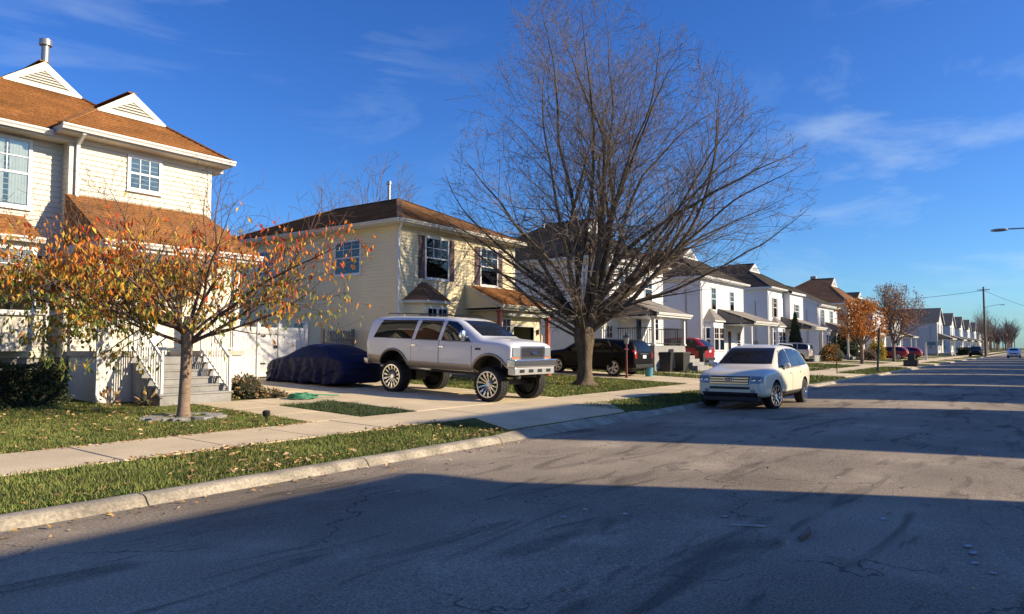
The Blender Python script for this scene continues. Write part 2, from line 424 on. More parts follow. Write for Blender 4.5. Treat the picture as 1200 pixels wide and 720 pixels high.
def slab(parent, poly, t=.02, m='concrete', name='slab', jit=0):
    """a concrete slab over the terrain profile: top follows the ground, rounded arris"""
    mb = MB(); c = Vector((sum(p[0] for p in poly) / len(poly), sum(p[1] for p in poly) / len(poly), 0))
    up = (rnd.random() - .5) * jit; top, mid, bot = [], [], []
    for x, y in poly:
        v = Vector((x, y, 0)); d = (c - v).normalized()
        z = zt(y) + t + up
        q = v + d * .016; r = v + d * .004
        top.append((q.x, q.y, z)); mid.append((r.x, r.y, z - .012)); bot.append((r.x, r.y, z - .09))
    mb.poly(top)
    n = len(poly)
    for i in range(n):
        j = (i + 1) % n
        mb.poly([mid[i], mid[j], top[j], top[i]]); mb.poly([bot[i], bot[j], mid[j], mid[i]])
    return mb.build(name, m, parent)

sidewalk = tag(link('sidewalk', None), 'tan concrete sidewalk of square slabs beside the lawns', kind='structure')
x = -14.0
while x < 170:
    L = 1.56 if x < 60 else 6.24
    if not any(a - .2 < x + L / 2 < b_ + .2 for a, b_, _, _ in DRIVES[:0]):
        slab(sidewalk, [(x, 9.58), (x + L - .012, 9.58), (x + L - .012, 11.18), (x, 11.18)], jit=.008)
    x += L
slab(sidewalk, [(x, 9.58), (600, 9.58), (600, 11.18), (x, 11.18)])
for k in range(12): slab(sidewalk, [(-14 + k * 16, YC - 11.18), (1.98 - 14 + k * 16 + 14, YC - 11.18), (1.98 - 14 + k * 16 + 14, YC - 9.58), (-14 + k * 16, YC - 9.58)])

for i, (a, b_, ca, cb) in enumerate(DRIVES):
    lab = ['wide concrete driveway under the lifted white truck', 'concrete driveway under the black wagon beside the bare tree', 'concrete driveway just beyond the parked cream crossover', 'concrete driveway under the boxy beige hatchback'][i] if i < 4 else 'far concrete driveway crossing the sidewalk strip'
    dr = tag(link('driveway', None), lab, kind='structure')
    if i >= 4: dr['group'] = 'far driveways down the street'
    mid = (a + b_) / 2; cm = (ca + cb) / 2
    for x0, x1, c0, c1 in ((a, mid, ca, cm), (mid, b_, cm, cb)):
        slab(dr, [(c0, 7.96), (c1 - .012, 7.96), (x1 - .012, 9.56), (x0, 9.56)], t=.021)
        ys = [11.2, 13.8, 16.5, 19.2, 21.9] if i == 0 else [11.2, 14.2, 17.2, 20.0]
        for y0, y1 in zip(ys, ys[1:]): slab(dr, [(x0, y0), (x1 - .012, y0), (x1 - .012, y1 - .012), (x0, y1 - .012)], t=.022, jit=.008)

front_walk = tag(link('path', None), 'narrow concrete walk leading to the porch steps', kind='structure')
for y0, y1 in ((11.2, 12.5), (12.5, 13.8), (13.8, 15.3)):
    slab(front_walk, [(9.0, y0), (10.25, y0), (10.25, y1 - .012), (9.0, y1 - .012)], t=.021)
slab(front_walk, [(10.262, 14.0), (11.885, 14.0), (11.885, 15.3), (10.262, 15.3)], t=.021)
for k, x0 in enumerate((34.0, 52.0, 70.3)):
    pth = tag(link('path', None), ['concrete walk to the porch with many steps', 'concrete walk to the white house with the bay window', 'concrete walk toward the pale house past the conifer'][k], kind='structure')
    for y0, y1 in ((11.2, 13.0), (13.0, 14.8), (14.8, 16.2)): slab(pth, [(x0, y0), (x0 + 1.2, y0), (x0 + 1.2, y1 - .012), (x0, y1 - .012)], t=.021)

# ================================================================== HOUSES
MESH = {}
def window(parent, pos, w, h, face='front', cols=2, rows=2, lower=False, style='dark', shutters=None, frame='window_frame', fine=True):
    """double-hung window; pos = bottom centre on the wall (world). frame > pane, curtain"""
    key = ('win', round(w, 2), round(h, 2), cols, rows, lower, frame)
    if key not in MESH:
        mb = MB(); t = .075
        mb.box(-w / 2 - t, w / 2 + t, -.055, .01, -t, 0); mb.box(-w / 2 - t, w / 2 + t, -.055, .01, h, h + t)
        mb.box(-w / 2 - t, -w / 2, -.055, .01, 0, h); mb.box(w / 2, w / 2 + t, -.055, .01, 0, h)
        mb.box(-w / 2 - t - .02, w / 2 + t + .02, -.08, .01, -t - .035, -t - .001)
        mb.box(-w / 2, w / 2, -.05, -.012, h / 2 - .025, h / 2 + .025)
        for z0, z1, on in ((h / 2 + .025, h, True), (0, h / 2 - .025, lower)):
            if not on: continue
            for i in range(1, cols): xx = -w / 2 + w * i / cols; mb.box(xx - .011, xx + .011, -.046, -.02, z0, z1)
            for i in range(1, rows): zz = z0 + (z1 - z0) * i / rows; mb.box(-w / 2, w / 2, -.0455, -.0205, zz - .011, zz + .011)
        MESH[key] = mb.build('tmp', frame); me = MESH[key].data; bpy.data.objects.remove(MESH[key]); MESH[key] = me
    rz = {'front': 0, 'left': -math.pi / 2, 'right': math.pi / 2, 'bayl': R(-45), 'bayr': R(45)}[face]
    o = link('window', MESH[key], parent, Vector(pos) - wloc(parent), (0, 0, rz))
    cells = []
    for z0, z1, on in ((h / 2 + .025, h, True), (0, h / 2 - .025, lower)):
        c, r = (cols, rows) if (on and fine) else (1, 1)
        for i in range(c):
            for j in range(r): cells.append((-w / 2 + w * (i + .5) / c, z0 + (z1 - z0) * j / r, w / c, (z1 - z0) / r))
    for cx, z0, pw, ph in cells:
        k = ('pane', round(pw, 3), round(ph, 3))
        if k not in MESH:
            mb = MB(); mb.box(-pw / 2, pw / 2, -.036, -.032, 0, ph); q = mb.build('tmp', 'window_glass'); MESH[k] = q.data; bpy.data.objects.remove(q)
        link('pane', MESH[k], o, (cx, 0, z0))
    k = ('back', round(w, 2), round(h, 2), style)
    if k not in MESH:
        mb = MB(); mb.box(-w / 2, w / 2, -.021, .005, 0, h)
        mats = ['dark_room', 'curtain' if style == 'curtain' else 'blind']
        if style == 'curtain':
            n = 40; lo, hi = h * .02, h * .98
            for side in (-1, 1):
                pts = []
                for i in range(n // 2 + 1):
                    u = i / (n / 2) * .44
                    pts.append((side * (w / 2 - u * w), -.026 + .004 * math.sin(i * 1.9)))
                for (xa, ya), (xb, yb) in zip(pts, pts[1:]): mb.poly([(xa, ya, lo), (xb, yb, lo), (xb, yb, hi), (xa, ya, hi)], 1)
        elif style in ('blind', 'halfblind'):
            n = int(h / .05); z = h
            while z > (h * .5 if style == 'halfblind' else .02):
                mb.poly([(-w / 2, -.024, z), (w / 2, -.024, z), (w / 2, -.030, z - .042), (-w / 2, -.030, z - .042)], 1); z -= .05
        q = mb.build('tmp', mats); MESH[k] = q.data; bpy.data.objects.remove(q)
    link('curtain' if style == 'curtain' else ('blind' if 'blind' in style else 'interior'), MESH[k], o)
    if shutters:
        k = ('shut', round(h, 2), shutters)
        if k not in MESH:
            mb = MB(); sw = .33
            mb.box(-sw / 2, sw / 2, -.03, .01, -.06, h + .06)
            for z0, z1 in ((0, h * .47), (h * .53, h)):
                nsl = max(4, int((z1 - z0) / .07))
                for i in range(nsl):
                    z = z0 + (z1 - z0) * i / nsl; mb.poly([(-sw / 2 + .04, -.032, z + .06), (-sw / 2 + .04, -.045, z), (sw / 2 - .04, -.045, z), (sw / 2 - .04, -.032, z + .06)])
            q = mb.build('tmp', shutters); MESH[k] = q.data; bpy.data.objects.remove(q)
        for sgn in (-1, 1): link('shutter', MESH[k], o, (sgn * (w / 2 + .075 + .17), 0, 0))
    return o

def wall(parent, a, b_, z0, z1, m, name='wall', course=.125, z1b=None, depth=.024):
    """lap-siding wall from a to b (left to right seen from outside)"""
    mb = MB(); mb.lap((a[0], a[1], z0), (b_[0], b_[1], z0), (b_[0], b_[1], z1b or z1), (a[0], a[1], z1), course, depth)
    return mb.build(name, m, parent)
def post(parent, x, y, z0, z1, w=.12, m='white_trim', name='post'):
    mb = MB(); mb.box(x - w / 2, x + w / 2, y - w / 2, y + w / 2, z0, z1); mb.box(x - w * .72, x + w * .72, y - w * .72, y + w * .72, z0, z0 + .1); mb.box(x - w * .72, x + w * .72, y - w * .72, y + w * .72, z1 - .1, z1)
    return mb.build(name, m, parent)
def gutter(parent, a, b_, m='white_trim', name='gutter'):
    """K-style gutter whose top outer edge runs a -> b"""
    a, b_ = Vector(a), Vector(b_); d = (b_ - a).normalized(); o = Vector((d.y, -d.x, 0))   # outward to the right of travel
    prof = [(0, 0), (.11, 0), (.115, -.035), (.085, -.075), (.075, -.12), (0, -.12)]
    mb = MB()
    P = [a + o * u + Vector((0, 0, z)) for u, z in prof]; Q = [b_ + o * u + Vector((0, 0, z)) for u, z in prof]
    for i in range(1, len(prof) - 1): mb.poly([P[i], Q[i], Q[i + 1], P[i + 1]])
    mb.poly([P[0], Q[0], Q[0] + Vector((0, 0, -.12)), P[0] + Vector((0, 0, -.12))])
    mb.poly([p for p in P]); mb.poly([p for p in Q][::-1])
    mb.poly([a + o * .012 - Vector((0, 0, .02)), b_ + o * .012 - Vector((0, 0, .02)), b_ + o * .1 - Vector((0, 0, .02)), a + o * .1 - Vector((0, 0, .02))])
    return mb.build(name, m, parent)
def downspout(parent, pts, m='white_trim', w=.075):
    mb = MB()
    for a, b_ in zip(pts, pts[1:]): mb.bar(a, b_, w, w * .75, up=(0, 1, 0))
    return mb.build('downspout', m, parent)
def hip_roof(parent, x0, x1, y0, y1, z, pitch, m, gablet=None, gm='white_trim', t=.16):
    """hip roof over the eave rectangle; gablet = base height of the small front gable above z"""
    w2 = (x1 - x0) / 2; cx = (x0 + x1) / 2; H = w2 * pitch
    mb = MB(); c = .17; dp = .028
    A, B, C_, D = (x0, y0, z), (x1, y0, z), (x1, y1, z), (x0, y1, z)
    if gablet:
        fy = y0 + gablet[1]; g = gablet[0]; k = g / pitch
        E, F = (x0 + k, fy, z + g), (x1 - k, fy, z + g); T = (cx, fy, z + H); Rb = (cx, y1 - w2, z + H)
        mb.lap(A, B, F, E, c, dp)
        mb.lap(B, C_, Rb, T, c, dp) if False else None
        mb.lap(B, C_, (x1 - k, y1 - k, z + g), F, c, dp); mb.lap(F, (x1 - k, y1 - k, z + g), Rb, T, c, dp)
        mb.lap(D, A, E, (x0 + k, y1 - k, z + g), c, dp); mb.lap((x0 + k, y1 - k, z + g), E, T, Rb, c, dp)
        mb.lap(C_, D, Rb, Rb, c, dp)
    else:
        yr0, yr1 = y0 + w2, y1 - w2
        if yr0 > yr1: yr0 = yr1 = (y0 + y1) / 2
        T, Rb = (cx, yr0, z + H), (cx, yr1, z + H)
        mb.lap(A, B, T, T, c, dp); mb.lap(B, C_, Rb, T, c, dp); mb.lap(C_, D, Rb, Rb, c, dp); mb.lap(D, A, T, Rb, c, dp)
    roof = mb.build('roof', m, parent)
    # ridge and hip caps
    mb = MB()
    if gablet: mb.bar(Vector(T) + Vector((0, 0, .02)), Vector(Rb) + Vector((0, 0, .02)), .22, .03); ends = [(A, E), (B, F), (C_, Rb), (D, Rb)]
    else:
        ends = [(A, T), (B, T), (C_, Rb), (D, Rb)]
        if yr1 > yr0: mb.bar(Vector(T) + Vector((0, 0, .02)), Vector(Rb) + Vector((0, 0, .02)), .22, .03)
    for p, q in ends: mb.bar(Vector(p) + Vector((0, 0, .022)), Vector(q) + Vector((0, 0, .022)), .2, .03)
    mb.build('ridge_cap', m, roof)
    # fascia and soffit
    mb = MB(); mb.box(x0 + .01, x1 - .01, y0 + .01, y0 + .035, z - t, z - .005); mb.box(x0 + .01, x1 - .01, y1 - .035, y1 - .01, z - t, z - .005)
    mb.box(x0 + .01, x0 + .035, y0 + .036, y1 - .036, z - t, z - .005); mb.box(x1 - .035, x1 - .01, y0 + .036, y1 - .036, z - t, z - .005)
    mb.box(x0 + .036, x1 - .036, y0 + .036, y1 - .036, z - t + .01, z - t + .03)
    mb.build('fascia', gm, roof)
    if gablet:
        E, F, T = Vector(E), Vector(F), Vector(T); o = Vector((0, -.06, 0))
        mb = MB(); ins = .22
        bk = MB(); bk.poly([E + o * .3, F + o * .3, T + o * .3]); bk.build('vent_backing', 'grey_siding', roof)
        def rake(p, q, w):
            n = (q - p).normalized(); up = Vector((-n.z, 0, n.x)) if n.x > 0 else Vector((n.z, 0, -n.x))
            up = Vector((0, 0, 1)); mb.poly([p + o, q + o, q + o + up * -w, p + o + up * -w])
            mb.poly([p + o, p + o * 0, q, q + o]); mb.poly([p + o - up * w, q + o - up * w, q - up * w + o * .3, p - up * w + o * .3])
        h = T.z - E.z; 
        Ei, Fi, Ti = E + Vector((ins * 1.5, 0, .09)), F + Vector((-ins * 1.5, 0, .09)), T + Vector((0, 0, -.24))
        for a, b_, a2, b2 in ((E, F, Ei, Fi), (F, T, Fi, Ti), (T, E, Ti, Ei)):
            mb.poly([a + o, b_ + o, b2 + o, a2 + o]); mb.poly([a2 + o, b2 + o, b2 + o * .3, a2 + o * .3]); mb.poly([a, b_, b_ + o, a + o])
        gt = mb.build('gable_trim', gm, roof)
        n = max(5, int((Ti.z - Ei.z) / .062))
        for i in range(n):
            t0, t1 = i / n, (i + .66) / n
            a, b_ = Ei.lerp(Ti, t0), Fi.lerp(Ti, t0); c2, d2 = Fi.lerp(Ti, t1), Ei.lerp(Ti, t1)
            mm = MB(); mm.poly([a + o * .95, b_ + o * .95, c2 + o * .42, d2 + o * .42]); mm.build('louvre', gm, roof)
    return roof

# ---------------------------------------------------- cream house at the picture's edge
def cream_house():
    g = zt(18.4)
    h = thing('cream_house', 'cream sided house with brown hip roof, two triangular roof vents and raised porch', 'house', (8.0, 18.2, g))
    cs = 'cream_siding'; zb = 1.40
    XL, XW, XR, YM, YW, YB = 4.9, 7.55, 11.05, 18.62, 18.2, 27.5
    wall(h, (XL, YM), (XW, YM), zb, 6.55, cs); wall(h, (XW, YM + .3), (XW, YW), zb, 6.6, cs); wall(h, (XW, YW), (XR, YW), zb, 6.6, cs)
    wall(h, (XR, YW), (XR, YB), zb, 6.6, cs); wall(h, (XL, YB), (XL, YM), zb, 6.55, cs); wall(h, (XR, YB), (XL, YB), zb, 6.55, cs)
    box_part('foundation', 'foundation', h, XL + .03, XR - .03, YM + .03, YB - .03, g - .3, zb + .02)
    box_part('foundation', 'foundation', h, XW + .03, XR - .031, YW + .03, YM + .029, g - .3, zb + .019)
    for x, y in ((XW, YW), (XR, YW), (XL, YM)):
        mb = MB(); mb.box(x - .055, x + .055, y - .03, y + .07, zb - .02, 6.58); mb.build('corner_trim', 'cream_trim', h)
    hip_roof(h, 4.5, 11.45, 18.15, 27.95, 6.60, .737, 'brown_shingle', (1.82, 2.85), 'cream_trim')
    hip_roof(h, 7.15, 11.47, 17.74, 24.0, 6.72, .72, 'brown_shingle', (.87, 1.25), 'cream_trim')
    gutter(h, (4.5, 18.15, 6.60), (7.10, 18.15, 6.60)); gutter(h, (7.13, 17.74, 6.72), (11.5, 17.74, 6.72))
    downspout(h, [(7.62, 17.72, 6.58), (7.66, 18.12, 6.40), (7.66, 18.12, 1.6)])
    mb = MB(); mb.lathe([(.0, 0), (.1, 0), (.1, 1.15), (.16, 1.16), (.16, 1.32), (.0, 1.36)], 12, (8.45, 22.2, 8.9), 'z'); mb.build('vent_pipe', 'metal_pipe', h, smooth=40)
    window(h, (9.27, YW, 5.62), .72, .74, cols=3, rows=1, lower=True, style='dark')
    window(h, (6.38, YM, 4.86), .86, 1.46, cols=2, rows=2, style='curtain')
    window(h, (5.2, YM, 4.86), .86, 1.46, cols=2, rows=2, style='curtain')
    # projecting window with a little brown roof on the lower storey
    mb = MB(); mb.lap((4.7, 17.95, 4.05), (6.95, 17.95, 4.05), (6.75, YM, 4.62), (4.7, YM, 4.62), .15, .014); mb.lap((6.95, 17.95, 4.05), (6.95, YM, 4.05), (6.75, YM, 4.62), (6.75, YM, 4.62), .15, .014)
    b = mb.build('bay_roof', 'brown_shingle', h); gutter(h, (4.7, 17.95, 4.07), (6.95, 17.95, 4.07))
    box_part('bay_box', 'cream_siding', h, 4.9, 6.88, 18.08, YM, 1.55, 3.98)
    window(h, (6.30, 18.08, 2.45), .92, 1.33, cols=4, rows=2, style='halfblind'); window(h, (5.15, 18.08, 2.45), .92, 1.33, cols=4, rows=2, style='halfblind')
    window(h, (7.22, YM, 2.5), .50, 1.25, cols=2, rows=2)
    wall(h, (XR, 18.28), (12.05, 18.28), g, 4.0, cs); wall(h, (12.05, 18.28), (12.05, 22.5), g, 4.0, cs)
    mb = MB(); mb.lap((12.3, 18.0, 3.98), (12.3, 22.6, 3.98), (XR, 22.6, 4.75), (XR, 18.0, 4.75), .15, .014); mb.poly([(XR, 18.02, 4.72), (XR, 18.02, 3.96), (12.28, 18.02, 3.96)]); mb.build('side_roof', 'brown_shingle', h)
    mb = MB(); mb.bar((12.3, 18.0, 3.95), (XR, 18.0, 4.72), .04, .14); mb.bar((12.3, 18.02, 3.92), (12.3, 22.6, 3.92), .04, .12); mb.build('side_roof_trim', 'white_trim', h)
    # porch
    PF = 16.6; zp = 1.43
    gp = zt(PF)
    box_part('porch_wall', 'porch_paint', h, 7.62, 8.30, PF, YW - .05, gp - .25, zp)
    box_part('porch_wall', 'porch_paint', h, 10.05, 11.08, PF + .002, YW - .05, gp - .25, zp)
    box_part('porch_wall', 'step_concrete', h, 8.301, 10.049, PF + .06, YW - .051, gp - .25, zp - .02)
    for x0, x1 in ((7.57, 8.32), (10.03, 11.13)):
        box_part('porch_cap', 'porch_cap', h, x0, x1, PF - .05, YW - .06, zp + .002, zp + .12)
    n = 6; rise = (zp - gp - .02) / n; run = .255
    for i in range(n - 1):
        zz = zp - .02 - (i + 1) * rise; y1 = PF + .058 - i * run
        mb = MB(); mb.box(8.30 + .004 * i, 10.046 - .004 * i, y1 - run, y1 - .002, gp - .2, zz); mb.box(8.28, 10.06, y1 - run - .025, y1 - .004, zz + .001, zz + .04); mb.build('step', 'step_concrete', h)
    # railings of the steps
    yb = PF - 5 * run + .1
    for x in (8.36, 10.0):
        mb = MB(); ztop, zbot = zp + .92, gp + .98
        mb.bar((x, PF + .02, ztop), (x, yb, zbot), .045, .05); mb.bar((x, PF + .02, zp + .16), (x, yb, gp + .22), .035, .035)
        mb.box(x - .028, x + .028, yb - .03, yb + .026, gp - .02, zbot + .06); mb.box(x - .028, x + .028, PF, PF + .05, zp, ztop + .05)
        r = mb.build('railing', 'white_metal', h)
        for i in range(1, 11):
            t = i / 11; y = PF + (yb - PF) * t; z0 = zp + .16 + (gp + .22 - zp - .16) * t; z1 = ztop + (zbot - ztop) * t
            q = MB(); q.box(x - .011, x + .011, y - .011, y + .011, z0, z1); q.build('baluster', 'white_metal', r)
    # porch guard rails above the low walls
    for x0, x1 in ((10.05, 11.05),):
        mb = MB(); mb.box(x0, x1, PF + .02, PF + .07, zp + .88, zp + .94); mb.box(x0, x1, PF + .025, PF + .065, zp + .16, zp + .20)
        r = mb.build('railing', 'white_metal', h)
        nn = int((x1 - x0) / .11)
        for i in range(nn + 1):
            x = x0 + .02 + (x1 - x0 - .04) * i / nn; q = MB(); q.box(x - .01, x + .01, PF + .035, PF + .055, zp + .12, zp + .9); q.build('baluster', 'white_metal', r)
    for x in (7.75, 10.95): post(h, x, PF + .12, zp + .12, 3.92, .15)
    # porch roof
    ze, zr = 3.98, 5.22
    mb = MB(); mb.lap((7.45, 16.25, ze), (11.35, 16.25, ze), (10.95, YW, zr), (7.45, YW, zr), .15, .014); mb.lap((11.35, 16.25, ze), (11.35, YW, ze), (10.95, YW, zr), (10.95, YW, zr), .15, .014)
    mb.lap((7.45, YW, ze), (7.45, 16.25, ze), (7.45, YW, zr), (7.45, YW, zr), .15, .01)
    mb.build('porch_roof', 'brown_shingle', h)
    mb = MB(); mb.box(7.47, 11.33, 16.28, YW - .02, ze - .2, ze - .17); mb.box(7.46, 11.34, 16.255, 16.279, ze - .2, ze - .005); mb.box(7.46, 7.48, 16.28, YW - .02, ze - .169, ze - .006); mb.box(11.32, 11.34, 16.28, YW - .02, ze - .169, ze - .006)
    mb.build('porch_ceiling', 'white_trim', h); gutter(h, (7.43, 16.25, ze), (11.37, 16.25, ze))
    downspout(h, [(7.56, 16.2, ze - .1), (7.52, 16.5, ze - .45), (7.52, 16.5, gp + .16), (7.46, 16.32, gp + .06)])
    downspout(h, [(7.30, 18.56, 4.0), (7.30, 18.55, 1.0), (7.28, 18.5, g + .2), (7.2, 18.2, g + .08)])
    # front door and oval-glass storm door
    d = box_part('door', 'white_trim', h, 9.0, 9.95, YW - .05, YW - .005, zp, zp + 2.08)
    mb = MB(); mb.lathe([(0, -.075), (.2, -.075), (.24, -.06), (.24, -.05)], 20, (9.47, YW, zp + 1.25), 'y'); mb.build('door_glass', 'car_glass', d, smooth=40)
    window(h, (8.4, YW, zp + .75), .6, 1.2, cols=2, rows=2)
    return h
cream_house()

# ---------------------------------------------------- yellow house
def yellow_house():
    X0, X1, Y0, Y1 = 18.67, 25.74, 18.5, 29.6; g = zt(18.5)
    h = thing('yellow_house', 'pale yellow two storey house with brown hip roof, maroon shutters and small garage', 'house', (22.2, 18.5, g))
    ys = 'yellow_siding'; ze = 6.22
    wall(h, (X0, Y0), (X1, Y0), g - .1, 6.1, ys); wall(h, (X0, Y1), (X0, Y0), g - .1, 6.1, ys); wall(h, (X1, Y0), (X1, Y1), g - .1, 6.1, ys); wall(h, (X1, Y1), (X0, Y1), g - .1, 6.1, ys)
    for x, y in ((X0, Y0), (X1, Y0)): box_part('corner_trim', 'cream_trim', h, x - .055, x + .055, y - .03, y + .07, g, 6.08)
    hip_roof(h, X0 - .42, X1 + .42, Y0 - .42, Y1 + .42, ze, .45, 'dark_brown_shingle', None, 'cream_trim')
    gutter(h, (X0 - .42, Y0 - .42, ze), (X1 + .42, Y0 - .42, ze), 'cream_trim'); gutter(h, (X0 - .42, Y1, ze), (X0 - .42, Y0 - .42, ze), 'cream_trim')
    downspout(h, [(X0 - .3, Y0 - .45, ze - .1), (X0 - .08, Y0 - .06, ze - .42), (X0 - .08, Y0 - .06, g + .1)], 'white_trim')
    mb = MB(); mb.lathe([(0, 0), (.075, 0), (.075, 1.35), (.11, 1.36), (.11, 1.5), (0, 1.54)], 10, (22.95, 23.4, 7.6), 'z'); mb.build('vent_pipe', 'metal_pipe', h, smooth=40)
    window(h, (20.68, Y0, 4.28), 1.22, 1.48, cols=3, rows=2, style='halfblind', shutters='shutter_maroon')
    window(h, (23.93, Y0, 4.25), 1.08, 1.46, cols=3, rows=2, style='blind', shutters='shutter_maroon')
    window(h, (X0, 21.2, 4.45), 1.35, 1.2, 'left', cols=3, rows=2); window(h, (X0, 26.3, 4.45), 1.1, 1.2, 'left', cols=2, rows=2)
    window(h, (X0, 23.9, 1.75), .8, .85, 'left', cols=4, rows=2)
    # bay window with hipped cap
    bx0, bx1, by = 19.0, 20.9, 17.85; zb0, zb1 = g, 3.36
    mb = MB()
    mb.lap((bx0 + .35, by, zb0), (bx1 - .35, by, zb0), (bx1 - .35, by, zb1), (bx0 + .35, by, zb1), .115); mb.lap((bx0, Y0, zb0), (bx0 + .35, by, zb0), (bx0 + .35, by, zb1), (bx0, Y0, zb1), .115); mb.lap((bx1 - .35, by, zb0), (bx1, Y0, zb0), (bx1, Y0, zb1), (bx1 - .35, by, zb1), .115)
    bay = mb.build('bay', 'yellow_siding', h)
    mb = MB(); T0, T1 = (19.85, Y0, 4.08), (20.15, Y0, 4.08); e = .14; A, B, C_, D = (bx0 - e, Y0, zb1), (bx0 + .28, by - e, zb1), (bx1 - .28, by - e, zb1), (bx1 + e, Y0, zb1)
    mb.lap(B, C_, T1, T0, .13, .014); mb.lap(A, B, T0, T0, .13, .014); mb.lap(C_, D, T1, T1, .13, .014); mb.build('bay_roof', 'dark_brown_shingle', h)
    mb = MB(); mb.poly([Vector(p) + Vector((0, 0, -.01)) for p in (A, B, C_, D)])
    for p, q in ((A, B), (B, C_), (C_, D)): mb.bar(Vector(p) - Vector((0, 0, .06)), Vector(q) - Vector((0, 0, .06)), .03, .1)
    mb.build('bay_trim', 'cream_trim', h)
    window(h, (19.72, by, 1.75), .5, 1.3, cols=2, rows=2); window(h, (20.25, by, 1.75), .5, 1.3, cols=2, rows=2)
    # lean-to roof over entry and garage
    lx0, lx1, ly, lz, lt = 22.35, 26.2, 16.65, 3.30, 4.16
    mb = MB(); mb.lap((lx0, ly, lz), (lx1, ly, lz), (lx1 - .3, Y0, lt), (lx0, Y0, lt), .15, .014); mb.lap((lx1, ly, lz), (lx1, Y0, lz), (lx1 - .3, Y0, lt), (lx1 - .3, Y0, lt), .15, .014)
    mb.build('entry_roof', 'brown_shingle', h)
    mb = MB(); mb.lap((lx0 + .06, Y0, lz - .1), (lx0 + .06, ly + .15, lz - .1), (lx0 + .06, Y0, lt - .05), (lx0 + .06, Y0, lt - .05), .115); mb.build('gable_wall', 'yellow_siding', h)
    mb = MB(); mb.box(lx0 + .01, lx1 - .01, ly + .01, ly + .035, lz - .2, lz - .006); mb.box(lx1 - .035, lx1 - .01, ly + .036, Y0 - .02, lz - .2, lz - .006); mb.box(lx0 + .08, lx1 - .036, ly + .036, Y0 - .02, lz - .2, lz - .18)
    mb.bar((lx0 + .03, Y0, lt - .04), (lx0 + .03, ly + .02, lz - .06), .05, .12); mb.build('fascia', 'cream_trim', h)
    gutter(h, (lx0, ly, lz), (lx1, ly, lz), 'cream_trim')
    # garage front: piers and header round an open doorway
    gx0, gx1, gy = 22.78, 25.72, 17.05; gg = zt(gy); ox0, ox1, oz = 23.68, 25.12, gg + 2.05
    for nm, b in (('garage_wall', (gx0, ox0, gy, gy + .15, gg - .1, lz - .21)), ('garage_wall', (ox1, gx1, gy, gy + .15, gg - .1, lz - .21)), ('garage_header', (ox0 + .001, ox1 - .001, gy + .001, gy + .149, oz, lz - .211))): box_part(nm, 'garage_cream', h, *b)
    box_part('garage_wall', 'garage_cream', h, gx0 + .001, gx0 + .15, gy + .151, Y0 - .03, gg - .1, lz - .212)
    box_part('garage_wall', 'garage_cream', h, gx1 - .15, gx1 - .001, gy + .151, Y0 - .03, gg - .1, lz - .212)
    box_part('garage_interior', 'dark_room', h, gx0 + .16, gx1 - .16, Y0 - .08, Y0 - .035, gg - .1, lz - .25)
    mb = MB(); mb.box(ox0 - .09, ox0, gy - .03, gy + .16, gg, oz + .09); mb.box(ox1, ox1 + .09, gy - .03, gy + .16, gg, oz + .09); mb.box(ox0, ox1, gy - .03, gy + .16, oz, oz + .09)
    mb.build('garage_door_frame', 'cream_trim', h)
    box_part('garage_canopy', 'cream_trim', h, gx0 + .1, gx1 + .6, gy - .36, gy - .002, lz - .42, lz - .32)
    mb = MB(); mb.box(25.36, 25.46, gy - .09, gy - .001, gg + 1.75, gg + 1.95); mb.build('wall_lamp', 'black_metal', h)
    post(h, 25.86, gy - .24, gg, lz - .43, .16, 'red_paint_post')
    # entry
    d = box_part('door', 'red_door', h, 21.85, 22.72, Y0 - .05, Y0 - .005, g + .12, g + 2.15); box_part('door_glass', 'car_glass', d, 22.02, 22.55, Y0 - .07, Y0 - .052, g + 1.2, g + 1.95)
    for x in (21.68,): box_part('shutter', 'shutter_maroon', h, x - .12, x + .12, Y0 - .04, Y0 - .004, g + .6, g + 2.15)
    box_part('stoop', 'step_concrete', h, 21.6, 22.76, 17.2, Y0 - .02, g - .2, g + .12)
    post(h, 22.5, ly + .2, zt(ly), lz - .2, .13, 'red_paint_post')
    window(h, (23.18, gy, 1.6), .5, 1.15, cols=2, rows=2)
    return h
yellow_house()

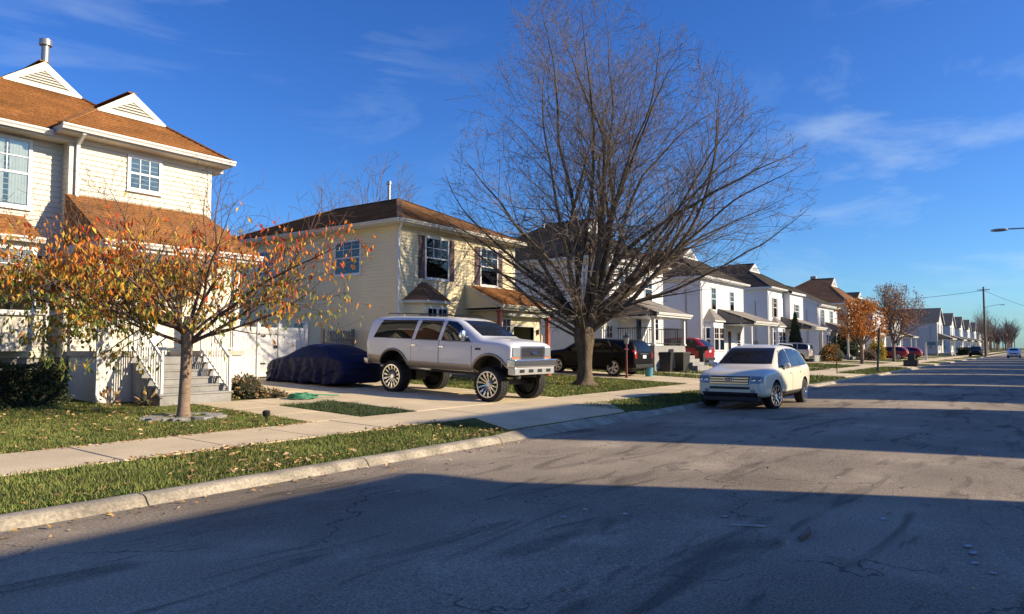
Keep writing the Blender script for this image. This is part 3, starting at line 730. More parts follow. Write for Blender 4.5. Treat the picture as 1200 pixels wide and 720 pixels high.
# ---------------------------------------------------- the row of pale houses
def gable_roof(parent, x0, x1, y0, y1, z, rise, m, gm, wm):
    """ridge parallel to the street; x0..x1 the walls, y0..y1 the walls, z eave height"""
    e = .38; ym = (y0 + y1) / 2; mb = MB(); s = rise / (ym - y0)
    ze = z - e * s
    mb.lap((x0 - .25, y0 - e, ze), (x1 + .25, y0 - e, ze), (x1 + .25, ym, z + rise), (x0 - .25, ym, z + rise), .17, .016)
    mb.lap((x1 + .25, y1 + e, ze), (x0 - .25, y1 + e, ze), (x0 - .25, ym, z + rise), (x1 + .25, ym, z + rise), .17, .016)
    roof = mb.build('roof', m, parent)
    mb = MB(); mb.bar((x0 - .25, ym, z + rise + .02), (x1 + .25, ym, z + rise + .02), .24, .035); mb.build('ridge_cap', m, roof)
    mb = MB()
    for x in (x0 - .235, x1 + .235):
        for yy in (y0 - e, y1 + e):
            mb.bar((x, yy, ze - .10), (x, ym, z + rise - .10), .03, .17, up=(1, 0, 0)) if False else mb.bar((x, yy, ze - .10), (x, ym, z + rise - .10), .17, .03, up=(1, 0, 0))
    mb.box(x0 - .2, x1 + .2, y0 - e + .004, y0 - e + .03, ze - .19, ze - .012); mb.box(x0 - .2, x1 + .2, y1 + e - .03, y1 + e - .004, ze - .19, ze - .012)
    mb.box(x0 - .2, x1 + .2, y0 - e + .031, y0 - .001, ze - .19, ze - .17)
    mb.build('fascia', gm, roof)
    for x, sg in ((x0, -1), (x1, 1)):
        mb = MB()
        if sg < 0: mb.lap((x, y1, z), (x, y0, z), (x, ym, z + rise), (x, ym, z + rise), .13)
        else: mb.lap((x, y0, z), (x, y1, z), (x, ym, z + rise), (x, ym, z + rise), .13)
        mb.build('gable_wall', wm, parent)
    gutter(parent, (x0 - .2, y0 - e, ze), (x1 + .2, y0 - e, ze), gm)
    return roof

def gable_front(parent, x0, x1, y0, y1, z, rise, m, gm, wm):
    """ridge perpendicular to the street, gable facing it"""
    e = .35; xm = (x0 + x1) / 2; s = rise / (xm - x0); ze = z - e * s
    mb = MB(); mb.lap((x0 - e, y1 + .25, ze), (x0 - e, y0 - .35, ze), (xm, y0 - .35, z + rise), (xm, y1 + .25, z + rise), .2, .016); mb.lap((x1 + e, y0 - .35, ze), (x1 + e, y1 + .25, ze), (xm, y1 + .25, z + rise), (xm, y0 - .35, z + rise), .2, .016)
    roof = mb.build('roof', m, parent)
    mb = MB(); mb.lap((x0, y0, z), (x1, y0, z), (xm, y0, z + rise), (xm, y0, z + rise), .14); mb.build('gable_wall', wm, parent)
    mb = MB()
    for xe in (x0 - e, x1 + e): mb.bar((xe, y0 - .34, ze - .1), (xm, y0 - .34, z + rise - .1), .03, .2, up=(0, 0, 1))
    mb.build('fascia', gm, roof)
    return roof

def row_house(label, X0, W, Y0, D, eave, rise, siding, roofm, trim='white_trim', step=None, bay=None, porch=None, wins=(), low=(), floor=.5, door=.6, steps=0, flip=False, group=None, fine=False, chimney=False, side_wins=(), roof_kind='gable', railing=False, shut=None):
    """two-storey house: step = (x_from, setback) shifts part of the front; porch = (x0, x1, depth)"""
    g = zt(Y0); X1 = X0 + W
    h = thing('house', label, 'house', (X0, Y0, g), group=group); E = g + eave
    wall(h, (X0, Y0), (X1, Y0), g + .3, E, siding, course=.14); wall(h, (X0, Y0 + D), (X0, Y0), g + .3, E, siding, course=.14)
    wall(h, (X1, Y0), (X1, Y0 + D), g + .3, E, siding, course=.14); wall(h, (X1, Y0 + D), (X0, Y0 + D), g + .3, E, siding, course=.14)
    box_part('foundation', 'foundation', h, X0 + .03, X1 - .03, Y0 + .03, Y0 + D - .03, g - .4, g + .32)
    for x in (X0, X1): box_part('corner_trim', trim, h, x - .07, x + .07, Y0 - .035, Y0 + .09, g + .3, E - .02)
    if roof_kind == 'front': gable_front(h, X0, X1, Y0, Y0 + D, E, rise, roofm, trim, siding)
    elif roof_kind == 'dutch':
        hip_roof(h, X0 - .4, X1 + .4, Y0 - .4, Y0 + D + .4, E + .05, rise / (W / 2 + .4), roofm, (rise * .68, 2.9), trim); gutter(h, (X0 - .4, Y0 - .4, E + .05), (X1 + .4, Y0 - .4, E + .05), trim)
    elif roof_kind == 'gable': gable_roof(h, X0, X1, Y0, Y0 + D, E, rise, roofm, trim, siding)
    else:
        hip_roof(h, X0 - .4, X1 + .4, Y0 - .4, Y0 + D + .4, E + .05, rise / (W / 2 + .4), roofm, None, trim); gutter(h, (X0 - .4, Y0 - .4, E + .05), (X1 + .4, Y0 - .4, E + .05), trim)
    if step:      # projecting two-storey part with its own lower gable
        sx0, sx1, sd = step; sx0 += X0; sx1 += X0
        wall(h, (sx0, Y0 - sd), (sx1, Y0 - sd), g + 3.0, E - .1, siding, course=.14); wall(h, (sx0, Y0), (sx0, Y0 - sd), g + 3.0, E - .1, siding, course=.14); wall(h, (sx1, Y0 - sd), (sx1, Y0), g + 3.0, E - .1, siding, course=.14)
        mb = MB(); mb.lap((sx0 - .2, Y0 - sd - .3, E - .1), (sx1 + .2, Y0 - sd - .3, E - .1), (sx1 + .2, Y0 + 1.3, E + .95), (sx0 - .2, Y0 + 1.3, E + .95), .17, .016); mb.build('roof', roofm, h)
        mb = MB(); mb.box(sx0 - .2, sx1 + .2, Y0 - sd - .29, Y0 - sd - .26, E - .27, E - .11); mb.box(sx0 - .2, sx1 + .2, Y0 - sd - .259, Y0 - .02, E - .27, E - .25); mb.build('fascia', trim, h)
        for x in (sx0, sx1): box_part('corner_trim', trim, h, x - .06, x + .06, Y0 - sd - .03, Y0 - sd + .06, g + 3.0, E - .28)
        box_part('floor_band', trim, h, sx0 - .02, sx1 + .02, Y0 - sd - .025, Y0 - .03, g + 2.9, g + 3.02)
    if bay:
        bx0, bx1 = X0 + bay[0], X0 + bay[1]; by = Y0 - .6; z1 = g + 3.05
        mb = MB(); mb.lap((bx0 + .3, by, g), (bx1 - .3, by, g), (bx1 - .3, by, z1), (bx0 + .3, by, z1), .14); mb.lap((bx0, Y0, g), (bx0 + .3, by, g), (bx0 + .3, by, z1), (bx0, Y0, z1), .14); mb.lap((bx1 - .3, by, g), (bx1, Y0, g), (bx1, Y0, z1), (bx1 - .3, by, z1), .14)
        mb.build('bay', siding, h)
        mb = MB(); e = .14; c = (bx0 + bx1) / 2; A, B, C_, Dd = (bx0 - e, Y0, z1), (bx0 + .25, by - e, z1), (bx1 - .25, by - e, z1), (bx1 + e, Y0, z1); T0, T1 = (c - .2, Y0, z1 + .85), (c + .2, Y0, z1 + .85)
        mb.lap(B, C_, T1, T0, .15, .014); mb.lap(A, B, T0, T0, .15, .014); mb.lap(C_, Dd, T1, T1, .15, .014); mb.build('bay_roof', 'grey_shingle', h)
        mb = MB()
        for p, q in ((A, B), (B, C_), (C_, Dd)): mb.bar(Vector(p) - Vector((0, 0, .06)), Vector(q) - Vector((0, 0, .06)), .03, .1)
        mb.build('bay_trim', trim, h)
        wv = (bx1 - bx0 - .75) / 2
        for k in (-1, 1): window(h, (c + k * (wv / 2 + .06), by, g + 1.0), wv - .12, 1.5, cols=2, rows=2, style='dark', fine=fine)
        window(h, (bx0 + .15, (Y0 + by) / 2, g + 1.0), .38, 1.5, 'bayl', cols=1, rows=1, fine=fine); 
    if porch:
        px0, px1, pd = X0 + porch[0], X0 + porch[1], porch[2]; py = Y0 - pd; zf = g + floor; ze = g + 3.0
        mb = MB(); mb.box(px0 + .05, px1 - .05, py + .05, Y0 - .03, g - .3, zf); mb.build('porch_floor', 'step_concrete', h)
        mb = MB(); mb.lap((px0 - .2, py - .25, ze), (px1 + .2, py - .25, ze), (px1 + .2, Y0, ze + .95), (px0 - .2, Y0, ze + .95), .16, .014)
        mb.lap((px0 - .2, Y0, ze - .1), (px0 - .2, py - .1, ze - .1), (px0 - .2, Y0, ze + .93), (px0 - .2, Y0, ze + .93), .14, .01); mb.lap((px1 + .2, py - .1, ze - .1), (px1 + .2, Y0, ze - .1), (px1 + .2, Y0, ze + .93), (px1 + .2, Y0, ze + .93), .14, .01)
        mb.build('porch_roof', 'grey_shingle', h)
        mb = MB(); mb.box(px0 - .19, px1 + .19, py - .24, py - .21, ze - .22, ze - .012); mb.box(px0 - .19, px1 + .19, py - .209, Y0 - .02, ze - .22, ze - .19); mb.build('porch_ceiling', trim, h)
        gutter(h, (px0 - .2, py - .25, ze), (px1 + .2, py - .25, ze), trim)
        for x in (px0 + .1, px1 - .1): post(h, x, py + .12, zf, ze - .2, .17, trim)
        if railing:
            for (xa, ya, xb, yb) in ((px0 + .1, py + .12, px0 + .1, Y0 - .05), (px1 - .1, py + .12, px1 - .1, Y0 - .05), (px0 + 1.4, py + .12, px1 - .1, py + .12)):
                mb = MB(); mb.bar((xa, ya, zf + .95), (xb, yb, zf + .95), .05, .05); mb.bar((xa, ya, zf + .12), (xb, yb, zf + .12), .04, .04); r = mb.build('railing', 'black_metal', h)
                n = max(2, int(math.hypot(xb - xa, yb - ya) / .14))
                for i in range(n): 
                    t = (i + .5) / n; q = MB(); x = xa + (xb - xa) * t; y = ya + (yb - ya) * t; q.box(x - .012, x + .012, y - .012, y + .012, zf + .1, zf + .95); q.build('baluster', 'black_metal', r)
        dx = X0 + door
        d = box_part('door', 'dark_room' if siding != 'white_siding' else 'white_trim', h, dx, dx + .95, Y0 - .06, Y0 - .004, zf, zf + 2.1)
        box_part('door_glass', 'car_glass', d, dx + .18, dx + .77, Y0 - .08, Y0 - .062, zf + .35, zf + 1.9)
        n = max(steps, 2); rise_s = floor / n
        for i in range(n - 1):
            zz = zf - (i + 1) * rise_s; y1 = py + .049 - i * .27
            box_part('step', 'step_concrete', h, dx - .35, dx + 1.3, y1 - .27, y1 - .001, g - .3, zz)
    for (wx, wz, w, hh, st) in wins: window(h, (X0 + wx, Y0 if not (step and step[0] < wx < step[1]) or wz < 2.9 else Y0 - step[2], g + wz), w, hh, cols=2, rows=2, style=st, shutters=shut, fine=fine)
    for (wy, wz, w, hh) in side_wins: window(h, (X0, Y0 + wy, g + wz), w, hh, 'left', cols=2, rows=2, fine=fine)
    if not flip:
        ux = X0 + W * (.3 + .4 * rnd.random()); mb = MB(); mb.lathe([(0, 0), (.07, 0), (.07, .9), (.1, .91), (.1, 1.02), (0, 1.04)], 8, (ux, Y0 + D * .62, E + rise * .62), 'z'); mb.build('vent_pipe', 'metal_pipe', h, smooth=40)
        mb = MB(); mb.box(X0 - .14, X0 - .02, Y0 + .9, Y0 + 1.2, g + 1.2, g + 1.75); mb.bar((X0 - .06, Y0 + 1.05, g + 1.75), (X0 - .06, Y0 + 1.05, g + 5.2), .05); mb.build('electric_meter', 'foundation', h)
        downspout(h, [(X0 + .12, Y0 - .36, E - .3), (X0 + .1, Y0 - .07, E - .7), (X0 + .1, Y0 - .07, g + .1)], trim)
    if chimney:
        mb = MB(); mb.box(X1 - 1.4, X1 - .7, Y0 + D / 2 + .4, Y0 + D / 2 + 1.1, E + rise * .6, E + rise + .8); mb.build('chimney', 'foundation', h)
    if flip: h.rotation_euler = (0, 0, math.pi)
    return h

WS = 'white_siding'
row_house('white sided house with tall railed porch steps behind the bare tree', 33.7, 7.6, 18.5, 9.5, 6.0, 2.75, WS, 'charcoal_shingle', step=(0, 3.3, .45), porch=(1.5, 5.7, 2.3), wins=((1.6, 3.9, 1.0, 1.5, 'blind'), (5.6, 3.9, .9, 1.4, 'dark'), (.75, 1.0, .6, 1.3, 'blind'), (6.5, 1.6, .8, 1.3, 'blind')), floor=1.25, door=3.75, steps=7, railing=True, roof_kind='dutch')
row_house('white house with grey-roofed bay window and red front door, above the parked crossover', 47.6, 8.8, 18.5, 9.5, 6.0, 2.6, WS, 'charcoal_shingle', bay=(.45, 3.0), porch=(3.4, 8.6, 2.4), wins=((2.4, 3.85, .8, 1.5, 'blind'), (6.2, 3.9, .8, 1.4, 'curtain'), (7.6, 1.0, .7, 1.3, 'dark')), floor=.45, door=5.0, roof_kind='dutch')
row_house('pale house with upper storey jutting out beside a dark conifer', 62.9, 9.2, 18.5, 9.5, 6.3, 2.6, WS, 'charcoal_shingle', step=(4.8, 9.2, .55), bay=(.5, 3.2), porch=(4.0, 9.0, 2.4), wins=((2.0, 3.85, .95, 1.6, 'blind'), (7.0, 3.9, 1.2, 1.2, 'blind')), floor=.45, door=4.4, shut='grey_shingle', roof_kind='dutch')
row_house('low white house with paired upstairs windows in front of the brown roof', 80.2, 9.0, 18.5, 9.5, 5.9, 2.4, WS, 'charcoal_shingle', bay=(.5, 3.2), porch=(3.6, 8.8, 2.3), wins=((2.2, 3.7, 1.0, 1.5, 'blind'), (6.3, 3.7, 1.0, 1.5, 'blind')), floor=.4, door=4.4, shut='grey_shingle', roof_kind='gable')
row_house('tan house with large brown gabled roof behind the orange tree', 96.0, 10.5, 18.7, 10.5, 6.6, 3.6, 'tan_siding', 'dark_brown_shingle', porch=(3.6, 9.8, 2.4), wins=((2.2, 3.9, 1.0, 1.5, 'dark'), (7.3, 3.9, 1.0, 1.5, 'blind'), (2.0, 1.0, 1.0, 1.5, 'dark')), floor=.4, door=5.0, chimney=True, roof_kind='dutch')
row_house('white house with dark hipped roof between the orange and purple-brown trees', 113.0, 10.5, 18.7, 10.5, 6.4, 3.0, WS, 'charcoal_shingle', porch=(3.6, 9.8, 2.4), wins=((2.2, 3.9, 1.0, 1.5, 'dark'), (7.3, 3.9, 1.0, 1.5, 'blind')), floor=.4, door=5.0, roof_kind='dutch')
row_house('grey house with dark roof behind the purple-brown tree', 129.0, 10.0, 18.7, 10.0, 6.2, 2.8, 'grey_siding', 'charcoal_shingle', porch=(3.6, 9.4, 2.4), wins=((2.2, 3.9, 1.0, 1.5, 'dark'), (7.3, 3.9, 1.0, 1.5, 'blind')), floor=.4, door=5.0)
FAR = ['first and nearest pale gabled house of the far row, broad side wall showing', 'second pale gabled house in the far row', 'third pale gabled house in the far row', 'fourth pale gabled house in the far row', 'fifth pale gabled house in the far row, next to the tan ones']
for i, X0 in enumerate((148.0, 172.0, 194.0, 217.0, 241.0)):
    row_house(FAR[i], X0, 9.5, 14.2, 12.5, 6.0, 2.6, 'grey_siding' if i == 0 else WS, 'far_shingle', porch=(1.0, 8.5, 2.0), wins=((2.4, 3.9, 1.2, 1.6, 'dark'), (7.0, 3.9, 1.2, 1.6, 'dark'), (2.2, .9, 1.1, 1.5, 'dark')), floor=.4, door=5.0, group='far row of pale gabled houses', roof_kind='front')
for i, X0 in enumerate((268.0, 292.0, 318.0)):
    row_house(['tan house just past the far pale row, nearest of three', 'tan house past the far pale row, middle of three', 'last tan house by the bare trees at the street end'][i], X0, 12, 14.5, 12, 6.0, 2.2, 'tan_siding', 'dark_brown_shingle', wins=((2.4, 3.7, 1.4, 1.5, 'dark'), (6.0, 3.7, 1.4, 1.5, 'dark'), (9.6, 3.7, 1.4, 1.5, 'dark'), (2.4, .9, 1.4, 1.5, 'dark'), (9.6, .9, 1.4, 1.5, 'dark')), group='tan houses at the far end')
# houses on the near side of the street, out of the picture, whose shadows lie across the road
for i, (xa, xb, ev, rs, yf) in enumerate(((-29, -20, 7.1, 2.8, -8.6), (-13.6, -4, 7.1, 2.8, -8.6), (1.0, 13.3, 6.85, 1.9, -8.6), (21.0, 26.6, 7.3, 3.7, -8.6), (33.4, 40.7, 7.1, 2.8, -8.6), (45.5, 56.0, 7.1, 2.8, -8.6), (61, 69.5, 7.1, 2.8, -8.6), (74.5, 84.5, 7.1, 2.8, -8.6), (89.5, 99.5, 7.1, 2.8, -8.6), (105.5, 115.5, 7.1, 2.8, -8.6), (122.5, 132.5, 7.1, 2.8, -8.6), (140.5, 150.5, 7.1, 2.8, -8.6), (158.5, 168.5, 7.1, 2.8, -8.6))):
    row_house('pale two storey house on the near side of the street', xb, xb - xa, yf, 9.0, ev, rs, WS, 'charcoal_shingle', wins=((2.2, 3.8, 1.0, 1.5, 'dark'), (5.6, 3.8, 1.0, 1.5, 'dark')), flip=True, group='houses across the street', roof_kind='hip' if i == 2 else 'gable')

# ================================================================== FENCES
def vinyl_gate():
    y = 21.6; g = zt(y)
    f = thing('vinyl_fence', 'white vinyl privacy fence and gate behind the covered car', 'fence', (14.6, y, g))
    xs = [11.3, 13.2, 15.05, 15.9, 17.05]
    for i, (a, b_) in enumerate(zip(xs, xs[1:])):
        mb = MB(); mb.box(a + .06, b_ - .06, y - .022, y + .022, g + .08, g + .16); mb.box(a + .06, b_ - .06, y - .022, y + .022, g + 1.66, g + 1.78); mb.build('rail', 'vinyl_white', f)
        n = int((b_ - a - .12) / .16)
        for k in range(n):
            w = (b_ - a - .12) / n; x = a + .06 + k * w; q = MB(); q.box(x + .003, x + w - .003, y - .011, y + .011, g + .161, g + 1.659); q.build('board', 'vinyl_white', f)
    for x in xs:
        mb = MB(); mb.box(x - .06, x + .06, y - .06, y + .06, g - .2, g + 1.86); mb.box(x - .075, x + .075, y - .075, y + .075, g + 1.861, g + 1.9); mb.poly([(x - .07, y - .07, g + 1.9), (x + .07, y - .07, g + 1.9), (x, y, g + 1.97)]); mb.build('post', 'vinyl_white', f)
    for z in (.5, 1.45):
        mb = MB(); mb.box(15.1, 15.35, y - .035, y - .024, g + z, g + z + .05); mb.build('hinge', 'black_metal', f)
    mb = MB(); mb.box(15.68, 15.8, y - .06, y - .024, g + 1.05, g + 1.15); mb.build('latch', 'black_metal', f)
vinyl_gate()
def picket_fence(label, x0, x1, y, h0, m, w=.09, gap=.03):
    g = zt(y); f = thing('picket_fence', label, 'fence', (x0, y, g)); x = x0
    mb = MB(); mb.box(x0, x1, y + .012, y + .05, g + .3, g + .38); mb.box(x0, x1, y + .012, y + .05, g + h0 - .4, g + h0 - .32); mb.build('rail', m, f)
    key = ('picket', round(h0, 2), m)
    while x < x1:
        if key not in MESH:
            q = MB(); P = [(0, 0), (w, 0), (w, h0 - .06), (w / 2, h0), (0, h0 - .06)]
            q.poly([(a, -.01, b_) for a, b_ in P]); q.poly([(a, .01, b_) for a, b_ in reversed(P)])
            for (a, b_), (c, d) in zip(P, P[1:] + P[:1]): q.poly([(a, .01, b_), (c, .01, d), (c, -.01, d), (a, -.01, b_)])
            t = q.build('tmp', m); MESH[key] = t.data; bpy.data.objects.remove(t)
        link('picket', MESH[key], f, (x - x0, 0, (rnd.random() - .5) * .03)); x += w + gap
    for xx in (x0, x1):
        q = MB(); q.box(xx - .05, xx + .05, y + .051, y + .15, g - .1, g + h0 + .05); q.build('post', m, f)
picket_fence('weathered grey picket fence between the white gate and the yellow house', 17.1, 18.5, 20.6, 1.72, 'weathered_wood')
picket_fence('pale wooden picket fence beside the yellow garage', 26.3, 27.5, 18.2, 1.75, 'new_wood', .13, .012)

# ================================================================== VEHICLES  (x forward, y to the left, z up)
def loft(st, sub=2, flat=False):
    """body from stations (x, zb, zs, zt, wb, ws, wt) -> smooth mesh data"""
    rings = []
    for (x, zb, zs, zt_, wb, ws, wt) in st:
        k = min(1.0, max(0.0, (zt_ - zs - .05) / .35))
        half = [(0, zb), (.82 * wb, zb), (wb - .01, zb + .05), (ws + .012, zb + .5 * (zs - zb)), (ws + .004, zs - .07), (ws - .025, zs + .005), (wt + .05 + (ws - wt - .05) * .12 * k, zt_ - .035 - .055 * k), (wt - .07, zt_ - .006), (0, zt_ + .018)]
        rings.append([(x, y, z) for y, z in half] + [(x, -y, z) for y, z in reversed(half[1:-1])])
    v = [p for r in rings for p in r]; n = len(rings[0]); f = []
    for i in range(len(rings) - 1):
        for j in range(n):
            a = i * n + j; b_ = i * n + (j + 1) % n; f.append([a, b_, b_ + n, a + n])
    f.append(list(range(n))[::-1]); f.append([(len(rings) - 1) * n + j for j in range(n)])
    me = bpy.data.meshes.new('tmp'); me.from_pydata(v, [], f)
    o = bpy.data.objects.new('tmp', me); COL.objects.link(o)
    bm = bmesh.new(); bm.from_mesh(me); bmesh.ops.recalc_face_normals(bm, faces=bm.faces); bm.to_mesh(me); bm.free()
    if sub:
        md = o.modifiers.new('s', 'SUBSURF'); md.levels = md.render_levels = sub
    dg = bpy.context.evaluated_depsgraph_get(); e = o.evaluated_get(dg); out = bpy.data.meshes.new_from_object(e)
    bpy.data.objects.remove(o)
    return out

def cut_arches(me, arches, paint):
    """boolean the wheel arches out of the body; arches = (x, z, r, y_inner)"""
    o = bpy.data.objects.new('tmp', me); COL.objects.link(o); me.materials.append(MATS[paint])
    cs = []
    for (x, z, r, yi) in arches:
        for sg in (-1, 1):
            mb = MB(); n = 32; y0, y1 = sorted((sg * yi, sg * 1.6))
            pts = [(x + r * math.cos(2 * math.pi * i / n), z + r * math.sin(2 * math.pi * i / n)) for i in range(n)]
            A = [(a, y0, b_) for a, b_ in pts]; B = [(a, y1, b_) for a, b_ in pts]
            mb.poly(A); mb.poly(B[::-1])
            for i in range(n): j = (i + 1) % n; mb.poly([A[j], A[i], B[i], B[j]])
            c = mb.build('tmp_cut', 'car_black_trim'); bm = bmesh.new(); bm.from_mesh(c.data); bmesh.ops.remove_doubles(bm, verts=bm.verts, dist=1e-5); bmesh.ops.recalc_face_normals(bm, faces=bm.faces); bm.to_mesh(c.data); bm.free()
            md = o.modifiers.new('b', 'BOOLEAN'); md.object = c; md.operation = 'DIFFERENCE'; md.solver = 'EXACT'; md.material_mode = 'TRANSFER'; cs.append(c)
    dg = bpy.context.evaluated_depsgraph_get(); out = bpy.data.meshes.new_from_object(o.evaluated_get(dg))
    bpy.data.objects.remove(o)
    for c in cs: bpy.data.objects.remove(c)
    out.shade_smooth(); out.set_sharp_from_angle(angle=R(55))
    return out

class Skin:
    """projects flat patches onto a body surface"""
    def __init__(s, me):
        bm = bmesh.new(); bm.from_mesh(me); s.t = BVHTree.FromBMesh(bm); bm.free()
    def side(s, x, z, sg, off):
        h = s.t.ray_cast(Vector((x, sg * 3, z)), Vector((0, -sg, 0)))
        return (h[0].x, h[0].y + sg * off, h[0].z) if h[0] else None
    def end(s, y, z, sg, off):
        h = s.t.ray_cast(Vector((sg * 6, y, z)), Vector((-sg, 0, 0)))
        return tuple(h[0] + h[1] * off) if h[0] else None
    def patch(s, mb, corners, how, sg, off=.008, n=(8, 6), m=0, skirt=.02):
        """corners: a b c d in (u, z), bilinear"""
        a, b_, c, d = [Vector((p[0], p[1], 0)) for p in corners]; g = {}
        for i in range(n[0] + 1):
            for j in range(n[1] + 1):
                u, w = i / n[0], j / n[1]
                p = a.lerp(b_, u).lerp(d.lerp(c, u), w)
                q = (s.side if how == 'side' else s.end)(p.x, p.y, sg, off)
                if q: g[i, j] = mb.vert(q)
        for i in range(n[0]):
            for j in range(n[1]):
                k = [(i, j), (i + 1, j), (i + 1, j + 1), (i, j + 1)]
                if all(q in g for q in k):
                    f = [g[q] for q in k]
                    if (how == 'side' and sg > 0) or (how == 'end' and sg < 0): f = f[::-1]
                    mb.f.append(f); mb.m.append(m)
        # skirt back to the body so the edge has thickness
        rim = [(i, 0) for i in range(n[0])] + [(n[0], j) for j in range(n[1])] + [(i, n[1]) for i in range(n[0], 0, -1)] + [(0, j) for j in range(n[1], 0, -1)]
        for p, q in zip(rim, rim[1:] + rim[:1]):
            if p in g and q in g:
                A, B = Vector(mb.v[g[p]]), Vector(mb.v[g[q]])
                dv = Vector((0, -sg * skirt, 0)) if how == 'side' else Vector((-sg * skirt, 0, 0))
                mb.f.append([g[p], mb.vert(A + dv), mb.vert(B + dv), g[q]]); mb.m.append(m)

def wheel_data(r, w, rim_r, spokes, chrome, dish=.05, rugged=False, twist=.12, key=None):
    if key in MESH: return MESH[key]
    mb = MB(); hw = w / 2; sh = r - .018
    prof = [(rim_r - .005, -hw * .86), (rim_r + .01, -hw * .98), ((rim_r + sh) / 2, -hw), (sh, -hw * .93), (r, -hw * .72), (r, hw * .72), (sh, hw * .93), ((rim_r + sh) / 2, hw), (rim_r + .01, hw * .98), (rim_r - .005, hw * .86)]
    mb.lathe(prof, 40, (0, 0, 0), 'y')
    if rugged:
        for i in range(36):
            t = 2 * math.pi * i / 36
            for yy in (-hw * .62, 0, hw * .62):
                tt = t + (0 if yy else .087); c, s_ = math.cos(tt), math.sin(tt); e = Vector((c, 0, s_)); tn = Vector((-s_, 0, c))
                p = e * (r + .004); mb.bar(p - Vector((0, hw * .26, 0)) + Vector((0, yy, 0)), p + Vector((0, hw * .26, 0)) + Vector((0, yy, 0)), .055, .02, up=tuple(e))
    t = mb.build('tmp', 'tyre', smooth=40); ty = t.data; bpy.data.objects.remove(t)
    mb = MB(); yo = -hw * .80     # outer face towards -y
    mb.lathe([(rim_r, yo + .0), (rim_r + .012, yo - .012), (rim_r + .012, yo - .03), (rim_r - .02, yo - .03), (rim_r - .03, yo + .02), (rim_r - .05, yo + .12), (rim_r - .05, hw * .8)], 40, (0, 0, 0), 'y')
    mb.lathe([(0, yo + dish - .045), (.055, yo + dish - .045), (.07, yo + dish - .02), (.085, yo + dish + .02), (.085, yo + .14)], 20, (0, 0, 0), 'y')
    mb.lathe([(rim_r - .05, yo + .16), (.05, yo + .16)], 30, (0, 0, 0), 'y', 1)
    for i in range(spokes):
        a = 2 * math.pi * i / spokes
        p0 = Vector((.065 * math.cos(a), yo + dish, .065 * math.sin(a))); p1 = Vector(((rim_r - .02) * math.cos(a + twist), yo + .005, (rim_r - .02) * math.sin(a + twist)))
        wd = 2 * math.pi * rim_r / spokes * .34; mid = p0.lerp(p1, .55) + Vector((0, -.012, 0))
        mb.bar(p0, mid, wd * .62, .035, up=(0, 1, 0)); mb.bar(mid, p1, wd, .03, up=(0, 1, 0))
    t = mb.build('tmp', [chrome, 'car_black_trim'], smooth=40); rm = t.data; bpy.data.objects.remove(t)
    MESH[key] = (ty, rm); return MESH[key]

def add_wheels(root, xs, ty_y, r, w, rim_r, spokes, chrome, key, rugged=False, dish=.05, steer=0, only=None):
    td, rd = wheel_data(r, w, rim_r, spokes, chrome, dish, rugged, key=key)
    for x in xs:
        for sg in (-1, 1):
            wh = link('wheel', None, root, (x, sg * ty_y, r), (0, 0, (math.pi if sg > 0 else 0) + (steer if x == max(xs) else 0)))
            link('tyre', td, wh); link('rim', rd, wh, None, (0, rnd.random() * 6, 0))

def emblem(root, pos, w, h, facing=1, text=True):
    """blue oval badge on a vehicle's nose"""
    mb = MB(); n = 24; x, y, z = pos
    P = [(x + .012 * facing, y + w / 2 * math.cos(2 * math.pi * i / n), z + h / 2 * math.sin(2 * math.pi * i / n)) for i in range(n)]
    Q = [(x - .02 * facing, p[1], p[2]) for p in P]; I = [(x + .014 * facing, y + w * .43 * math.cos(2 * math.pi * i / n), z + h * .40 * math.sin(2 * math.pi * i / n)) for i in range(n)]
    mb.poly(P if facing > 0 else P[::-1], 1)
    for i in range(n): j = (i + 1) % n; mb.poly([Q[i], Q[j], P[j], P[i]], 1)
    mb.poly(I if facing > 0 else I[::-1], 0)
    b = mb.build('badge', ['badge_blue', 'chrome'], root, org=(0, 0, 0))
    if text:
        c = bpy.data.curves.new('badge_text', 'FONT'); c.body = 'Ford'; c.size = h * .62; c.align_x = 'CENTER'; c.align_y = 'CENTER'; c.extrude = .001; c.shear = .2
        c.materials.append(MATS['chrome'])
        tmp = bpy.data.objects.new('tmp', c); COL.objects.link(tmp); dg = bpy.context.evaluated_depsgraph_get(); me = bpy.data.meshes.new_from_object(tmp.evaluated_get(dg)); bpy.data.objects.remove(tmp)
        link('badge_lettering', me, b, (x + .017 * facing, y, z), (R(90), 0, R(90) if facing > 0 else R(-90)))

